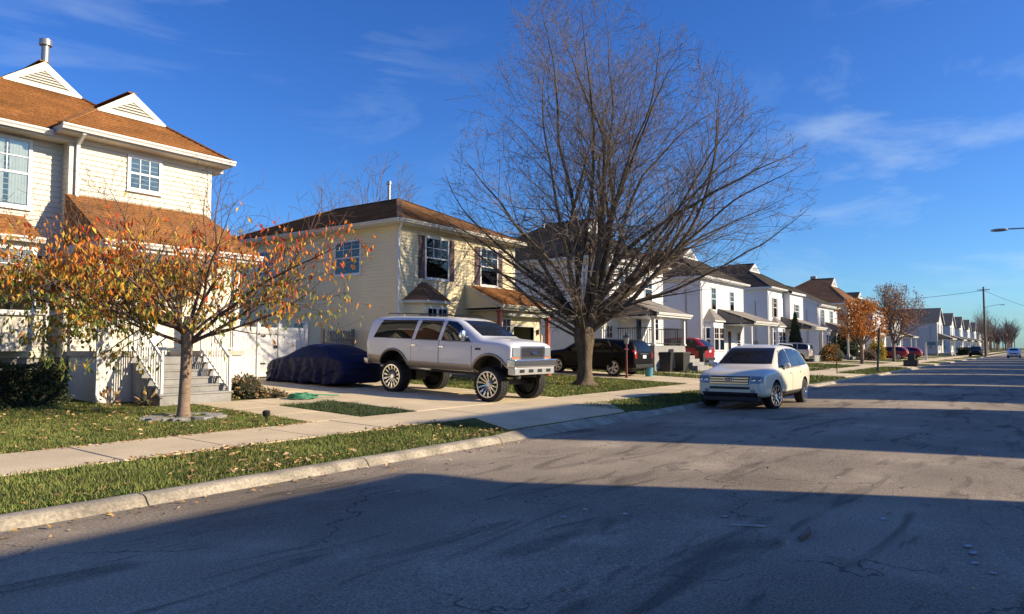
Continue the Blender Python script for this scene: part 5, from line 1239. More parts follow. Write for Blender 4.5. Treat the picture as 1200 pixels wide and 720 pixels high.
def leaf(mb, p, d, n, L, w, m):
    """one folded leaf: two triangles per half, hanging along d"""
    d = d.normalized(); s = d.cross(n).normalized(); n = s.cross(d)
    a, tip = p, p + d * L; mid = p + d * L * .45
    l, r = mid + s * w / 2 + n * w * .22, mid - s * w / 2 + n * w * .22
    i = [mb.vert(q) for q in (a, l, tip, r)]
    mb.f.append([i[0], i[1], i[2]]); mb.m.append(m); mb.f.append([i[0], i[2], i[3]]); mb.m.append(m)

LEAF_MATS = ['leaf_red', 'leaf_orange', 'leaf_rust', 'leaf_olive', 'leaf_green', 'leaf_yellow']
def orange_cherry():
    rg = random.Random(23); base = Vector((7.65, 13.28, zt(13.28)))
    t = thing('cherry_tree', 'young tree with thinning orange and olive leaves on the front lawn', 'tree', base)
    mb = MB(); pts, rad = [], []
    for z, r, dx in ((-.1, .17, 0), (.04, .135, .0), (.2, .112, .0), (.6, .105, .012), (1.0, .102, .025), (1.3, .105, .03), (1.55, .12, .035), (1.75, .105, .04), (1.95, .06, .04)): pts.append(base + Vector((dx, 0, z))); rad.append(r)
    mb.tube(pts, rad, 14); mb.build('trunk', 'bark_young', t, smooth=180)
    fwd = Vector((.811, .585, 0)); rt = Vector((.585, -.811, 0)); c0 = base + Vector((.04, 0, 1.6))
    cfg = dict(seg=[.24, .2, .14], wob=[.07, .10, .13], up=[.02, .03, .0], taper=[.85, .8, .6], rmin=.004, space=[.20, .17], start=[.14, .1], ang=[(28, 55), (28, 60)], len=[.52, .46], shrink=[.5, .4])
    def env(p):
        v = p - base; u = v.dot(rt); w = v.dot(fwd); z = v.z
        if z < .85: return False
        return ((u + .1) / 4.15) ** 2 + (w / 2.9) ** 2 + ((z - 2.4) / 2.75) ** 2 < 1.0
    limbs = [(180, 78, 3.9, .06), (172, 62, 4.0, .055), (188, 48, 3.9, .05), (0, 66, 4.1, .06), (-8, 50, 4.2, .06), (8, 36, 4.2, .055), (90, 60, 3.2, .05), (270, 62, 3.2, .05), (135, 55, 3.6, .05), (225, 62, 3.6, .05), (315, 55, 3.6, .05), (45, 50, 3.6, .05), (20, 18, 3.9, .05), (160, 25, 3.8, .05), (250, 28, 3.7, .045), (200, 86, 3.6, .045), (-20, 78, 3.5, .045), (150, 74, 3.8, .05), (195, 70, 4, .05)]
    out = [[], [], []]
    for az, ti, L, r in limbs:
        a, T = R(az), R(ti); hd = rt * math.cos(a) + fwd * math.sin(a); d = hd * math.sin(T) + Vector((0, 0, math.cos(T)))
        o2 = [[], [], []]; grow(rg, c0 + Vector((0, 0, rg.uniform(-.25, .15))), d, L, r * .72, 0, o2, cfg, env)
        for k in range(3): out[k] += o2[k]
    for pts, rad in out[0]:
        q = MB(); q.tube(pts, rad, 7); q.build('limb', 'twig_young', t, smooth=180)
    mb = MB()
    for pts, rad in out[1]: mb.tube(pts, rad, 4, cap=False)
    for pts, rad in out[2]: mb.tube(pts, rad, 3, cap=False)
    mb.build('branches', 'twig_young', t, smooth=180)['kind'] = 'stuff'
    # leaves: dense low and to the one side, bare towards the top
    lf = MB()
    for lev, step in ((1, .085), (2, .075)):
        for pts, rad in out[lev]:
            for j in range(1, len(pts)):
                p = pts[j]; v = p - base; z = v.z; u = v.dot(rt)
                dens = 1.3 if z < 2.7 else max(0, 1.3 - (z - 2.7) * 1.0)
                if u > .3: dens *= .62 if z > 1.7 else .4
                if u < -.2 and z < 3.4: dens *= 1.3
                dens *= .12 + 1.75 * max(0, mnoise.noise(p * 1.5) + .30)
                k = int(dens * 1.75 + rg.random())
                for _ in range(k):
                    q = p + Vector((rg.gauss(0, .05), rg.gauss(0, .05), rg.gauss(0, .04)))
                    d = Vector((rg.gauss(0, .42), rg.gauss(0, .42), -1)); n = Vector((rg.gauss(0, 1), rg.gauss(0, 1), .1))
                    f = (z - 1.55) / 2.1 + rg.gauss(0, .32) + .5 * mnoise.noise(p * 1.4) + (.16 if u > .5 else 0)
                    m = 4 if f < .2 else (3 if f < .48 else (2 if f < .74 else (1 if f < 1.12 else 0)))
                    if rg.random() < .12: m = 5
                    leaf(lf, q, d, n, rg.uniform(.075, .165), rg.uniform(.034, .068), m)
    lf.build('foliage', LEAF_MATS, t)['kind'] = 'stuff'
orange_cherry()

def generic_tree(name, label, loc, H, Rw, trunk_h, trunk_r, seed, leaves=0, lmats=None, nl=9, bark='bark_far', group=None, dens=1.0, lsize=.12, upright=False):
    rg = random.Random(seed); base = Vector(loc)
    t = thing(name, label, 'tree', base, group=group)
    mb = MB(); mb.tube([base + Vector((0, 0, z)) for z in (-.1, .1, trunk_h * .5, trunk_h, trunk_h * 1.3)], [trunk_r * 1.5, trunk_r * 1.1, trunk_r, trunk_r * .95, trunk_r * .4], 8); mb.build('trunk', bark, t, smooth=180)
    zc = (trunk_h + H) / 2; hz = (H - trunk_h * .6) / 2
    def env(p):
        v = p - base; return v.z > trunk_h * .75 and (v.x ** 2 + v.y ** 2) / Rw ** 2 + ((v.z - zc) / hz) ** 2 < 1
    s = H / 8
    cfg = dict(seg=[.5 * s, .4 * s, .3 * s], wob=[.06, .09, .12], up=[.04, .04, .02], taper=[.9, .85, .7], rmin=.007 * s, space=[.42 * s / dens, .40 * s / dens], start=[.15, .12], ang=[(22, 45), (25, 50)], len=[.5, .5], shrink=[.5, .4])
    out = [[], [], []]
    for i in range(nl):
        a = i * 2.4 + rg.uniform(-.3, .3); T = R(rg.uniform(4, 24 if upright else 52)); d = Vector((math.cos(a) * math.sin(T), math.sin(a) * math.sin(T), math.cos(T)))
        o2 = [[], [], []]; grow(rg, base + Vector((0, 0, trunk_h * rg.uniform(.8, 1.15))), d, H, trunk_r * .55, 0, o2, cfg, env)
        for k in range(3): out[k] += o2[k]
    mb = MB()
    for k, n in ((0, 5), (1, 3), (2, 3)):
        for pts, rad in out[k]: mb.tube(pts, rad, n, cap=False)
    mb.build('crown', bark, t, smooth=180)['kind'] = 'stuff'
    if leaves:
        lf = MB()
        for lev in (1, 2):
            for pts, rad in out[lev]:
                for p in pts[1:]:
                    k = int(leaves * (.4 + max(0, .6 + mnoise.noise(p * .9))) + rg.random())
                    for _ in range(k):
                        q = p + Vector((rg.gauss(0, .16 * s), rg.gauss(0, .16 * s), rg.gauss(0, .14 * s)))
                        leaf(lf, q, Vector((rg.gauss(0, .6), rg.gauss(0, .6), -1)), Vector((rg.gauss(0, 1), rg.gauss(0, 1), .2)), lsize * rg.uniform(.7, 1.2), lsize * .6, int(rg.random() * len(lmats)))
        lf.build('foliage', lmats, t)['kind'] = 'stuff'
    return t
mat('leaf_brown', (.28, .11, .04), .7, var=.3, vscale=5)
mat('leaf_mauve', (.20, .10, .09), .7, var=.3, vscale=5)
generic_tree('autumn_tree', 'small bright orange-leaved tree beyond the driveway', (68.3, 12.2, zt(12.2)), 5.5, 2.35, 1.6, .15, 31, 2.4, ['leaf_orange', 'leaf_rust', 'leaf_rust', 'leaf_brown'], 9, lsize=.2, dens=1.2)
generic_tree('autumn_tree', 'thin purple-brown tree losing its leaves past the orange one', (84.0, 12.0, zt(12)), 7.9, 3.3, 1.8, .15, 32, .9, ['leaf_mauve', 'leaf_rust', 'leaf_mauve'], 12, lsize=.17, dens=1.7)
generic_tree('bare_tree', 'bare young street tree beside the far utility pole', (184, 8.6, zt(9)), 9.5, 3.6, 2.4, .16, 33, nl=10)
generic_tree('bare_tree', 'tall bare tree behind the yellow house roof', (38.6, 40, .7), 15.2, 3.6, 6, .16, 34, nl=8, upright=True)
proto = generic_tree('bare_tree', 'bare tree behind the yellow house, left of its vent pipe', (36.0, 42, .7), 13.6, 3.0, 5.5, .15, 35, nl=7, upright=True)
GT = 'bare trees rising behind the house roofs'
for (x, y, s, rz, lab) in ((43.5, 42, .98, 1.3, 'bare tree behind the yellow house, right of its vent pipe'), (100, 44, .86, 2.2, 'bare tree peeking over the roofs beyond the conifer'), (112, 46, .95, 3.9, 'bare tree rising over the large brown roof'), (128, 44, 1.0, .6, 'bare tree above the roofs between the two autumn trees'), (150, 48, 1.0, 5.0, 'bare tree over the roofs behind the purple-brown tree'), (196, 10, .75, 2.0, 'bare street tree past the far pale houses')):
    c = copy_tree(proto); c.location = (x, y, .7); c.rotation_euler = (0, 0, rz); c.scale = (s, s, s); c['label'] = lab; c['group'] = GT
def treeline():
    rg = random.Random(77); mb = MB()
    for i in range(150):
        y = rg.uniform(-30, 26); b = Vector((rg.uniform(290, 400), y, .6)); H = rg.uniform(8, 13.5)
        if abs(y - 3) < 5: continue
        mb.tube([b, b + Vector((0, 0, H * .5))], [.22, .14], 4, cap=False)
        for k in range(26):
            a = rg.random() * 6.28; T = R(rg.uniform(5, 50)); d = Vector((math.cos(a) * math.sin(T), math.sin(a) * math.sin(T), math.cos(T))); p = b + Vector((0, 0, H * rg.uniform(.25, .55))); L = H * rg.uniform(.3, .55)
            mb.tube([p, p + d * L * .5, p + d * L + Vector((0, 0, .4))], [.09, .05, .03], 3, cap=False)
            for j in range(3):
                q = p + d * L * rg.uniform(.3, .9); e = (d + Vector((rg.gauss(0, .5), rg.gauss(0, .5), rg.gauss(.2, .3)))).normalized(); mb.tube([q, q + e * L * .4], [.035, .02], 3, cap=False)
    tag(mb.build('treeline', 'bark_far'), 'brown mass of bare trees closing the far end of the street', 'trees', kind='stuff')
treeline()

# ================================================================== SHRUBS AND PLANTS
def leafy(name, label, cat, loc, dims, n, lmats, lsize, seed, core=True, shape='box', stems=0, upright=0.0):
    rg = random.Random(seed); b = Vector(loc); t = thing(name, label, cat, b); dx, dy, dz = dims
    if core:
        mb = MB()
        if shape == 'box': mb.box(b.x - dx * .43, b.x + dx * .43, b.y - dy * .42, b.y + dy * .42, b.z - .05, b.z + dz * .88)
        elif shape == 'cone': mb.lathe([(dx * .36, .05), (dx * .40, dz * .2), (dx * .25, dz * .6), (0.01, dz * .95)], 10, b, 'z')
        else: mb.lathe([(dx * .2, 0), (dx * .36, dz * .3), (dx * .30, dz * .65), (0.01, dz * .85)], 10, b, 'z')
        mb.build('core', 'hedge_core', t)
    for k in range(stems):
        a = rg.random() * 6.28; mb = MB(); mb.tube([b, b + Vector((math.cos(a) * dx * .2, math.sin(a) * dy * .2, dz * .5)), b + Vector((math.cos(a) * dx * .4, math.sin(a) * dy * .4, dz * .9))], [.012, .008, .004], 4); mb.build('stem', 'bark_far', t)
    lf = MB()
    for i in range(n):
        if shape == 'box':
            u, v, w = rg.uniform(-1, 1), rg.uniform(-1, 1), rg.random()
            k = rg.random()
            if k < .45: v = -1 + abs(rg.gauss(0, .09))
            elif k < .7: w = 1 - abs(rg.gauss(0, .06))
            elif k < .85: u = (1 if rg.random() < .5 else -1) * (1 - abs(rg.gauss(0, .05)))
            bulge = 1 + .12 * mnoise.noise(Vector((u * 3 + seed, v * 2, w * 3)))
            p = b + Vector((u * dx / 2 * bulge, v * dy / 2 * bulge, w * dz * bulge))
        elif shape == 'cone':
            w = rg.random() ** .8; rr = (1 - w) * .5 * (rg.uniform(.75, 1.12)) + .02; a = rg.random() * 6.28; p = b + Vector((math.cos(a) * rr * dx, math.sin(a) * rr * dy, w * dz))
        else:
            a = rg.random() * 6.28; w = rg.random(); rr = math.sqrt(max(.02, 1 - (w * 1.5 - .55) ** 2)) * .5 * rg.uniform(.55, 1.1); p = b + Vector((math.cos(a) * rr * dx, math.sin(a) * rr * dy, w * dz * rg.uniform(.8, 1.05)))
        d = (p - b - Vector((0, 0, dz * .4))).normalized() + Vector((rg.gauss(0, .5), rg.gauss(0, .5), rg.gauss(upright, .5)))
        leaf(lf, p, d, Vector((rg.gauss(0, 1), rg.gauss(0, 1), rg.gauss(0, 1))), lsize * rg.uniform(.7, 1.3), lsize * .55, int(rg.random() * len(lmats)))
    lf.build('foliage', lmats, t)['kind'] = 'stuff'
    return t
gH = zt(17)
leafy('hedge', 'clipped dark green hedge along the front of the cream house', 'hedge', (5.9, 16.95, zt(16.9)), (2.1, 1.0, .84), 6500, ['hedge_leaf', 'hedge_leaf', 'conifer_leaf', 'shrub_leaf'], .06, 41)
leafy('shrub', 'low brown-green shrub at the foot of the porch steps', 'shrub', (10.75, 15.95, zt(15.9)), (.95, .7, .55), 900, ['shrub_leaf', 'leaf_dry', 'straw_leaf', 'hedge_leaf'], .08, 42, shape='ball', stems=6)
leafy('shrub', 'withered dark plants beside the green hose', 'shrub', (11.15, 15.5, zt(15.5)), (.9, .5, .2), 420, ['soil', 'hedge_leaf', 'leaf_dry'], .09, 43, core=False, shape='ball')
leafy('shrub', 'straw coloured dead stalks against the porch wall', 'shrub', (8.2, 15.6, zt(15.6)), (.4, .3, .3), 60, ['straw_leaf', 'leaf_dry', 'shrub_leaf'], .14, 44, core=False, shape='ball', stems=5, upright=.8)
leafy('shrub', 'dry thin stalks below the porch downspout', 'shrub', (7.55, 16.0, zt(16)), (.4, .25, .32), 36, ['straw_leaf', 'leaf_dry'], .12, 45, core=False, shape='ball', stems=5, upright=.8)
leafy('conifer', 'narrow dark green conifer before the pale jutting house', 'tree', (66.4, 17.2, zt(17)), (1.5, 1.5, 4.2), 3000, ['conifer_leaf', 'hedge_leaf'], .16, 46, shape='cone')
leafy('shrub', 'tan ornamental grass clump by the red front door', 'shrub', (52.3, 15.5, zt(15.5)), (2.6, 1.0, 1.2), 1100, ['straw_leaf', 'shrub_leaf', 'leaf_yellow'], .2, 47, shape='ball', upright=.6)
leafy('shrub', 'bushy tan shrub before the low white house', 'shrub', (72.5, 15.6, zt(15.6)), (3.2, 1.6, 1.5), 1300, ['straw_leaf', 'shrub_leaf', 'leaf_rust'], .22, 48, shape='ball')
leafy('conifer', 'round dark evergreen behind the orange tree', 'tree', (86.0, 17.0, zt(17)), (3.4, 3, 2.8), 1800, ['conifer_leaf', 'hedge_leaf'], .25, 49, shape='ball')
leafy('shrub', 'pinkish low bush near the green sign post', 'shrub', (84, 14.5, zt(14.5)), (2.4, 1.6, 1.1), 700, ['leaf_mauve', 'leaf_mauve', 'leaf_pale'], .2, 50, shape='ball')
leafy('shrub', 'yellow-green bush beyond the green sign post', 'shrub', (92, 14.8, zt(14.8)), (2.2, 1.6, 2.2), 900, ['leaf_yellow', 'leaf_olive'], .22, 51, shape='ball')
leafy('shrub', 'dark low hedge in front of the far pale row', 'hedge', (168, 11.6, zt(11.6)), (7, 2, 1.3), 1200, ['conifer_leaf', 'hedge_leaf'], .35, 52)

# ================================================================== GRASS AND FALLEN LEAVES
def blades(name, label, rects, dens, h, w, mats, seed, holes=(), weights=None):
    rs = np.random.RandomState(seed); V = []; M = []
    for (x0, x1, y0, y1) in rects:
        n = int((x1 - x0) * (y1 - y0) * dens)
        x = rs.uniform(x0, x1, n); y = rs.uniform(y0, y1, n); keep = np.ones(n, bool)
        for (a, b_, c, d) in holes: keep &= ~((x > a) & (x < b_) & (y > c) & (y < d))
        # clumpy cover
        cl = np.sin(x * 2.1 + np.sin(y * 1.7) * 2) * np.sin(y * 2.6 + np.cos(x * 1.3) * 2); cl2 = np.sin(x * 6.3 + y * 2.1) * np.sin(y * 7.1 - x * 1.9)
        keep &= rs.rand(n) < (.72 + .22 * cl + .14 * cl2)
        x, y, cl, cl2 = x[keep], y[keep], cl[keep], cl2[keep]; n = len(x)
        z = np.interp(y, [7.70, 9.6, 11.2, 20, 60], [.100, .16, .20, .55, .8])
        a = rs.uniform(0, 6.283, n); hh = h * rs.uniform(.5, 1.25, n) * (1 + .3 * cl2); ln = rs.normal(0, .5, (n, 2)) * hh[:, None]
        dx, dy = np.cos(a) * w / 2, np.sin(a) * w / 2
        t = np.empty((n, 3, 3)); t[:, 0] = np.stack([x - dx, y - dy, z - .005], 1); t[:, 1] = np.stack([x + dx, y + dy, z - .005], 1); t[:, 2] = np.stack([x + ln[:, 0], y + ln[:, 1], z + hh], 1)
        V.append(t.reshape(-1, 3))
        u = rs.rand(n) + .22 * cl; p = weights or (.55, .25, .20)
        M.append(np.where(u < p[0], 0, np.where(u < p[0] + p[1], 1, 2)))
    V = np.concatenate(V); M = np.concatenate(M).astype(np.int32); n = len(M)
    me = bpy.data.meshes.new(name); me.vertices.add(3 * n); me.vertices.foreach_set('co', V.ravel()); me.loops.add(3 * n); me.loops.foreach_set('vertex_index', np.arange(3 * n, dtype=np.int32)); me.polygons.add(n); me.polygons.foreach_set('loop_start', np.arange(0, 3 * n, 3, dtype=np.int32))
    for q in mats: me.materials.append(MATS[q])
    me.polygons.foreach_set('material_index', M); me.update(); me.validate()
    tag(link(name, me), label, 'grass', kind='stuff')
GM = ['grass_blade', 'grass_blade_dry', 'grass_blade_dark']
blades('grass', 'short green and straw grass of the front lawn and curb strip', [(-1.5, 9.0, 11.22, 16.6), (-2, 10.8, 7.715, 9.56)], 2300, .052, .013, GM, 3, [(7.6, 11, 15.0, 17)])
blades('grass', 'dark green patch of grass, partly coloured dark for shade, between walk and driveway', [(10.28, 11.86, 11.2, 13.96)], 2600, .07, .014, ['hedge_leaf', 'grass_blade_dark', 'conifer_leaf'], 4)  # groundcover blades in darker greens, part of the dark painting in shade
blades('grass', 'lawn grass around the bare tree and curb strip past the driveway', [(17.65, 27.2, 11.22, 18.3), (15.8, 27.0, 7.715, 9.56)], 900, .06, .02, GM, 5)
blades('grass', 'lawn grass before the pale houses down the street', [(31.3, 40.5, 11.22, 18), (45.1, 62.5, 11.22, 18), (31.6, 40.2, 7.96, 9.56), (45.5, 62.0, 7.96, 9.56)], 260, .10, .04, GM, 6, [(34, 35.3, 11, 18), (52, 53.3, 11, 18)])

def fallen_leaves():
    rg = random.Random(9); mb = MB()
    def put(x, y, z, s):
        a = rg.random() * 6.28; d = Vector((math.cos(a), math.sin(a), rg.gauss(0, .25))); leaf(mb, Vector((x, y, z)), d, Vector((rg.gauss(0, .35), rg.gauss(0, .35), 1)), s, s * .6, int(rg.random() * 5))
    for i in range(850):
        x = rg.uniform(1, 9); y = rg.uniform(11.3, 16.4)
        if rg.random() < .55: x = rg.gauss(7, 1.8); y = rg.gauss(13.2, 1.5)
        if 11.25 < y < 16.4 and x < 9: put(x, y, zt(y) + rg.uniform(.03, .07), rg.uniform(.05, .10))
    for i in range(480):      # along the strip and in clumps
        x = rg.choice([rg.uniform(2, 10.6), rg.gauss(6.3, .35), rg.gauss(5.2, .5), rg.gauss(9.3, .6)]); y = rg.choice([rg.uniform(8, 9.55), 9.5 - abs(rg.gauss(0, .12)), 7.77 + abs(rg.gauss(0, .14))])
        put(x, y, zt(y) + rg.uniform(.03, .07), rg.uniform(.05, .10))
    for i in range(260):      # lawn edge on the sidewalk
        x = rg.uniform(2, 9); put(x, 11.2 - abs(rg.gauss(0, .1)), .225, rg.uniform(.04, .08))
    for i in range(150):      # gutter
        x = rg.uniform(1, 12); y = 7.38 - abs(rg.gauss(0, .25)); put(x, y, zt(y) + .012, rg.uniform(.04, .08))
    for i in range(350):
        x = rg.uniform(17.7, 27); y = rg.uniform(11.3, 17.5); put(x, y, zt(y) + .06, rg.uniform(.06, .11))
    for i in range(90):
        x = rg.uniform(4, 24); y = rg.uniform(0, 7); put(x, y, zt(y) + .012, rg.uniform(.03, .06))
    tag(mb.build('fallen_leaves', ['leaf_dry', 'leaf_pale', 'leaf_tan', 'leaf_dry', 'leaf_pale']), 'scattered brown and yellow fallen leaves on lawn and curb strip', 'leaves', kind='stuff')
fallen_leaves()

# ================================================================== SMALL THINGS
def lamp_post():
    b = Vector((28.2, 15.2 - .9, 0)); b.z = zt(b.y); t = thing('lamp_post', 'maroon yard lamp post with lantern in front of the black wagon', 'lamp', b)
    mb = MB(); mb.tube([b, b + Vector((0, 0, .1)), b + Vector((0, 0, .101)), b + Vector((0, 0, 1.45))], [.075, .07, .045, .04], 10); mb.build('post', 'lamp_maroon', t, smooth=40)
    mb = MB(); mb.bar(b + Vector((-.2, 0, 1.25)), b + Vector((.2, 0, 1.25)), .03); mb.build('crossbar', 'lamp_maroon', t)
    mb = MB(); mb.lathe([(.05, 1.45), (.09, 1.48), (.13, 1.74), (.11, 1.75)], 6, b, 'z'); mb.build('lantern', 'lamp_clear', t)
    mb = MB(); mb.lathe([(.17, 1.75), (.10, 1.83), (.03, 1.87), (.02, 1.95), (0, 1.96)], 6, b, 'z'); mb.build('lantern_cap', 'black_metal', t)
lamp_post()
def tub(name, label, x, y, r0, r1, h, m, cat='bin', n=20):
    b = Vector((x, y, zt(y))); t = thing(name, label, cat, b)
    mb = MB(); mb.lathe([(0, .0), (r0, 0), (r1, h), (r1 + .015, h), (r1 + .015, h - .03)], n, b, 'z'); mb.build('body', m, t, smooth=40)
    mb = MB(); mb.lathe([(r1 - .02, h - .01), (0, h - .06)], n, b, 'z'); mb.build('contents', 'bin_black', t)
tub('bucket', 'small pale blue bucket on the grass behind the lamp post', 30.2, 14.2, .16, .2, .42, 'bin_blue', 'bucket')
def wheelie(label, x, y, m, rz):
    b = Vector((x, y, zt(y))); t = thing('trash_bin', label, 'bin', b, rz); z = (0, 0, 0)
    mb = MB(); P = [(-.22, -.25), (.22, -.25), (.22, .25), (-.22, .25)]; Q = [(u * 1.25, v * 1.25) for u, v in P]
    for i in range(4): j = (i + 1) % 4; mb.poly([(*P[i], .05), (*P[j], .05), (*Q[j], .95), (*Q[i], .95)])
    mb.poly([(*p, .05) for p in reversed(P)]); mb.build('body', m, t, org=z)
    mb = MB(); mb.box(-.3, .3, -.34, .34, .951, 1.0); mb.box(-.26, .26, -.3, .3, 1.0, 1.04); mb.build('lid', m, t, org=z)
    for sg in (-1, 1): mb = MB(); mb.lathe([(0, -.03), (.1, -.03), (.1, .03), (0, .03)], 14, (sg * .24, .26, .1), 'x'); mb.build('wheel', 'tyre', t, org=z)
    mb = MB(); mb.tube([(-.24, .36, .9), (.24, .36, .9)], .018, 6); mb.build('handle', m, t, org=z)
wheelie('black wheeled trash bin beside the porch steps, nearer the driveway', 35.0, 15.5, 'bin_black', .2)
wheelie('black wheeled trash bin at the foot of the porch steps', 36.4, 15.2, 'bin_black', -.3)
def post_mailbox():
    b = Vector((39.7, 15.4, zt(15.4))); t = thing('mailbox', 'black mailbox on a thick black post before the red hatchback', 'mailbox', b)
    mb = MB(); mb.box(b.x - .14, b.x + .14, b.y - .14, b.y + .14, b.z - .1, b.z + 1.1); mb.build('post', 'bin_black', t)
    mb = MB(); n = 10; pr_ = [(-.17, 0), (.17, 0)] + [(.17 * math.cos(math.pi * i / n), .12 + .14 * math.sin(math.pi * i / n)) for i in range(n + 1)]
    A = [(b.x + u, b.y - .42, b.z + 1.1 + v) for u, v in pr_]; B = [(p[0], b.y + .32, p[2]) for p in A]; mb.poly(A); mb.poly(B[::-1])
    for i in range(len(A)): j = (i + 1) % len(A); mb.poly([A[j], A[i], B[i], B[j]])
    mb.build('box', 'bin_black', t)
post_mailbox()
def hose():
    b = Vector((11.55, 14.75, zt(14.7) + .03)); mb = MB(); pts = []
    for i in range(140):
        a = i * .35; r = .34 - .0009 * i + .05 * math.sin(i * .23); pts.append(b + Vector((r * math.cos(a) + .08 * math.sin(i * .05), r * .8 * math.sin(a), .02 + .0008 * i + .012 * math.sin(i * 1.3))))
    for i in range(14): pts.append(pts[-1] + Vector((.07, .025 * math.sin(i), -.006 if i < 12 else 0)))
    mb.tube(pts, .016, 6); t = tag(mb.build('garden_hose', 'hose_green', None, smooth=60), 'coiled green garden hose beside the walk', 'hose')
hose()
def tree_ring():
    b = Vector((7.65, 13.28, zt(13.28)))
    rg = random.Random(4); t = thing('stone_ring', 'ring of flat grey edging stones round the young tree', 'edging', b)
    for i in range(9):
        a = i * .7 + rg.uniform(-.1, .1); c = b + Vector((math.cos(a) * .62, math.sin(a) * .5, .02)); mb = MB(); n = 7; top = []
        for k in range(n): q = 6.283 * k / n; r = rg.uniform(.13, .2); top.append(c + Vector((math.cos(q) * r * 1.3, math.sin(q) * r, .03 + rg.uniform(-.01, .01))))
        mb.poly(top); 
        for k in range(n): j = (k + 1) % n; mb.poly([top[k] - Vector((0, 0, .08)), top[j] - Vector((0, 0, .08)), top[j], top[k]])
        mb.build('stone', 'step_concrete', t)
tree_ring()
def spotlight():
    b = Vector((8.4, 11.75, zt(11.75))); t = thing('garden_light', 'small black ground lamp in the lawn near the sidewalk', 'lamp', b)
    mb = MB(); mb.tube([b - Vector((0, 0, .05)), b + Vector((0, 0, .13))], .015, 6); mb.build('stake', 'black_metal', t)
    mb = MB(); mb.lathe([(0, .11), (.06, .12), (.075, .2), (.05, .23), (0, .235)], 10, b, 'z'); mb.build('head', 'black_metal', t, smooth=40)
spotlight()
def sign_post():
    b = Vector((50.2, 8.1, zt(8.1))); t = thing('sign_post', 'dark leaning street sign post with the plate seen edge-on at the curb', 'sign', b); top = b + Vector((1.0, 0, 2.75))
    mb = MB(); mb.bar(b - Vector((.05, 0, .1)), top, .11, .09); mb.build('post', 'sign_green', t)
    d = Vector((.94, .1, .34)).normalized(); c = b + Vector((.85, 0, 2.3)); mb = MB(); mb.bar(c - Vector((.07, 0, .4)), c + Vector((.14, 0, .42)), .30, .012, up=(.3, -1, 0)); mb.build('plate', 'sign_green', t)
    mb = MB(); mb.bar(b + Vector((-.1, .0, .75)), b + Vector((1.9, 2.1, .72)), .05, .04); mb.build('crossbar', 'black_metal', t)
sign_post()
def thin_post():
    b = Vector((44.6, 9.3, zt(9.3))); t = thing('marker_post', 'thin dark marker post in the grass strip behind the cream crossover', 'post', b)
    mb = MB(); mb.tube([b, b + Vector((0, 0, 2.4))], .028, 6); mb.build('post', 'black_metal', t); mb = MB(); mb.box(b.x - .02, b.x + .02, b.y - .06, b.y + .06, b.z + 2.4, b.z + 2.5); mb.build('cap', 'black_metal', t)
thin_post()
def far_bins():
    for i, (x, y, m, lab) in enumerate(((66.3, 8.1, 'bin_black', 'black mailbox on a boxy black base at the far curb'),)):
        b = Vector((x, y, zt(y))); t = thing('mailbox', lab, 'mailbox', b)
        mb = MB(); mb.box(b.x - .4, b.x + .4, b.y - .35, b.y + .65, b.z - .1, b.z + .55); mb.build('planter', 'bin_black', t)
        mb = MB(); mb.box(b.x - .2, b.x + .2, b.y - .15, b.y + .35, b.z + .551, b.z + 1.05); mb.build('box', 'bin_black', t)
far_bins()
def white_post_sign():
    b = Vector((98.0, 10.6, zt(10.6))); t = thing('sign_post', 'white post with a teal street name plate near the red cars', 'sign', b)
    mb = MB(); mb.box(b.x - .1, b.x + .1, b.y - .1, b.y + .1, b.z - .1, b.z + 2.1); mb.build('post', 'white_trim', t)
    mb = MB(); mb.bar(b + Vector((.05, -.1, 1.95)), b + Vector((.4, -1.0, 1.95)), .04, .4); mb.build('plate', 'sign_teal', t)
white_post_sign()
def utility_pole():
    b = Vector((165, 7.9, zt(7.9))); t = thing('utility_pole', 'tall wooden utility pole far down the street with wires', 'pole', b)
    mb = MB(); mb.tube([b, b + Vector((0, 0, 13.2))], [.24, .15], 10); mb.build('post', 'pole_wood', t, smooth=60)
    mb = MB(); mb.bar(b + Vector((0, -1.0, 12.6)), b + Vector((0, 1.0, 12.6)), .1, .12); mb.build('crossarm', 'pole_wood', t)
    for y in (-.9, -.4, .4, .9): mb = MB(); mb.lathe([(.03, 12.66), (.05, 12.75), (.03, 12.85)], 8, b + Vector((0, y, 0)), 'z'); mb.build('insulator', 'foundation', t)
    mb = MB(); mb.tube([b + Vector((0, 0, 9.2)), b + Vector((-.2, -1.6, 9.6)), b + Vector((-.2, -2.6, 9.7))], .04, 5); mb.build('lamp_arm', 'alloy', t); mb = MB(); mb.box(b.x - .45, b.x + .05, b.y - 3.3, b.y - 2.6, b.z + 9.58, b.z + 9.74); mb.build('lamp_head', 'alloy', t)
    for (tx, ty, tz, sag) in ((120, 44, 9.5, 1.2), (300, -12, 12.5, 1.5)):
        pts = []
        for i in range(25):
            k = i / 24; p = (b + Vector((0, 0, 12.5))).lerp(Vector((tx, ty, tz)), k); p.z -= sag * 4 * k * (1 - k); pts.append(p)
        mb = MB(); mb.tube(pts, .035, 4); mb.build('wire', 'black_metal', t)
utility_pole()
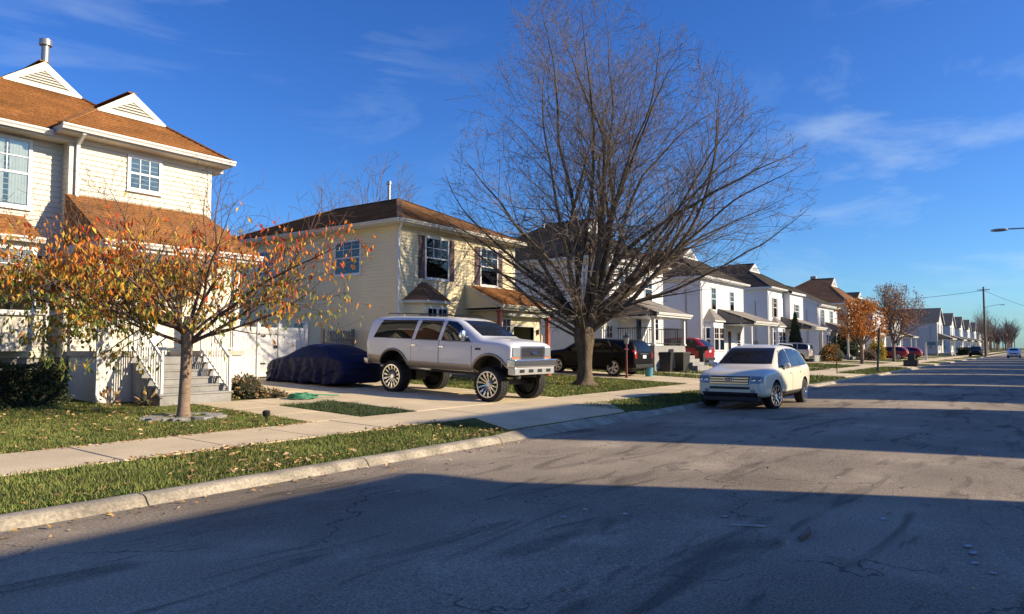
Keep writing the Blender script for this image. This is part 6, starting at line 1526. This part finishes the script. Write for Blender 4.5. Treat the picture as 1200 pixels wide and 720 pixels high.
def street_lamp():
    b = Vector((43.0, -2.0, zt(-2) - .45)); t = thing('street_lamp', 'curved-arm street lamp reaching in from the picture edge', 'street lamp', b)
    mb = MB(); mb.tube([b, b + Vector((0, 0, 7.6))], [.11, .07], 10); mb.build('post', 'alloy', t, smooth=60)
    hz = 7.6; mb = MB(); mb.tube([b + Vector((0, 0, 7.0)), b + Vector((0, .5, 7.5)), b + Vector((0, 1.6, 7.75)), b + Vector((0, 3.0, 7.80))], .035, 7); mb.build('arm', 'metal_pipe', t, smooth=60)
    mb = MB(); prof = [(0, .0), (.1, .02), (.17, .2), (.18, .45), (.12, .68), (0, .74)]; mb.lathe(prof, 12, b + Vector((0, 2.95, 7.78)), 'y')
    mb.v = [(x, y, b.z + 7.78 + (z - b.z - 7.78) * .45) for x, y, z in mb.v]; mb.build('lamp_head', 'metal_pipe', t, smooth=60)
street_lamp()

def litter():
    rg = random.Random(12); mb = MB()
    for x, y in ((6.2, 3.6), (6.25, 3.2), (5.8, 3.6), (6.2, 2.75), (6.7, 2.4), (7.5, 1.2), (6.9, .5), (6.7, .45), (6.2, .3), (6.4, .42), (5.1, 6.7), (9.5, 2.0), (11.2, 3.4), (8.8, 5.1)):
        z = zt(y) + .008; n = 6; r = rg.uniform(.02, .045); a0 = rg.random() * 6
        mb.poly([(x + r * 1.5 * math.cos(a0 + 6.283 * k / n) * rg.uniform(.6, 1.1), y + r * math.sin(a0 + 6.283 * k / n) * rg.uniform(.6, 1.1), z + rg.uniform(0, .008)) for k in range(n)])
    mb.bar((6.42, 2.25, .06), (6.55, 1.98, .06), .02, .01)
    tag(mb.build('litter', mat('scrap', (.45, .44, .42), .9, var=.3, vscale=20)), 'pale scraps of litter scattered on the shaded road', 'litter', kind='stuff')
    b = Vector((6.25, 1.62, .065)); mb = MB(); mb.tube([b, b + Vector((.2, -.02, .01)), b + Vector((.42, .03, .005))], [.02, .022, .012], 6); tag(mb.build('stick', 'bark_far', smooth=60), 'short broken stick lying on the shaded road', 'stick')
litter()
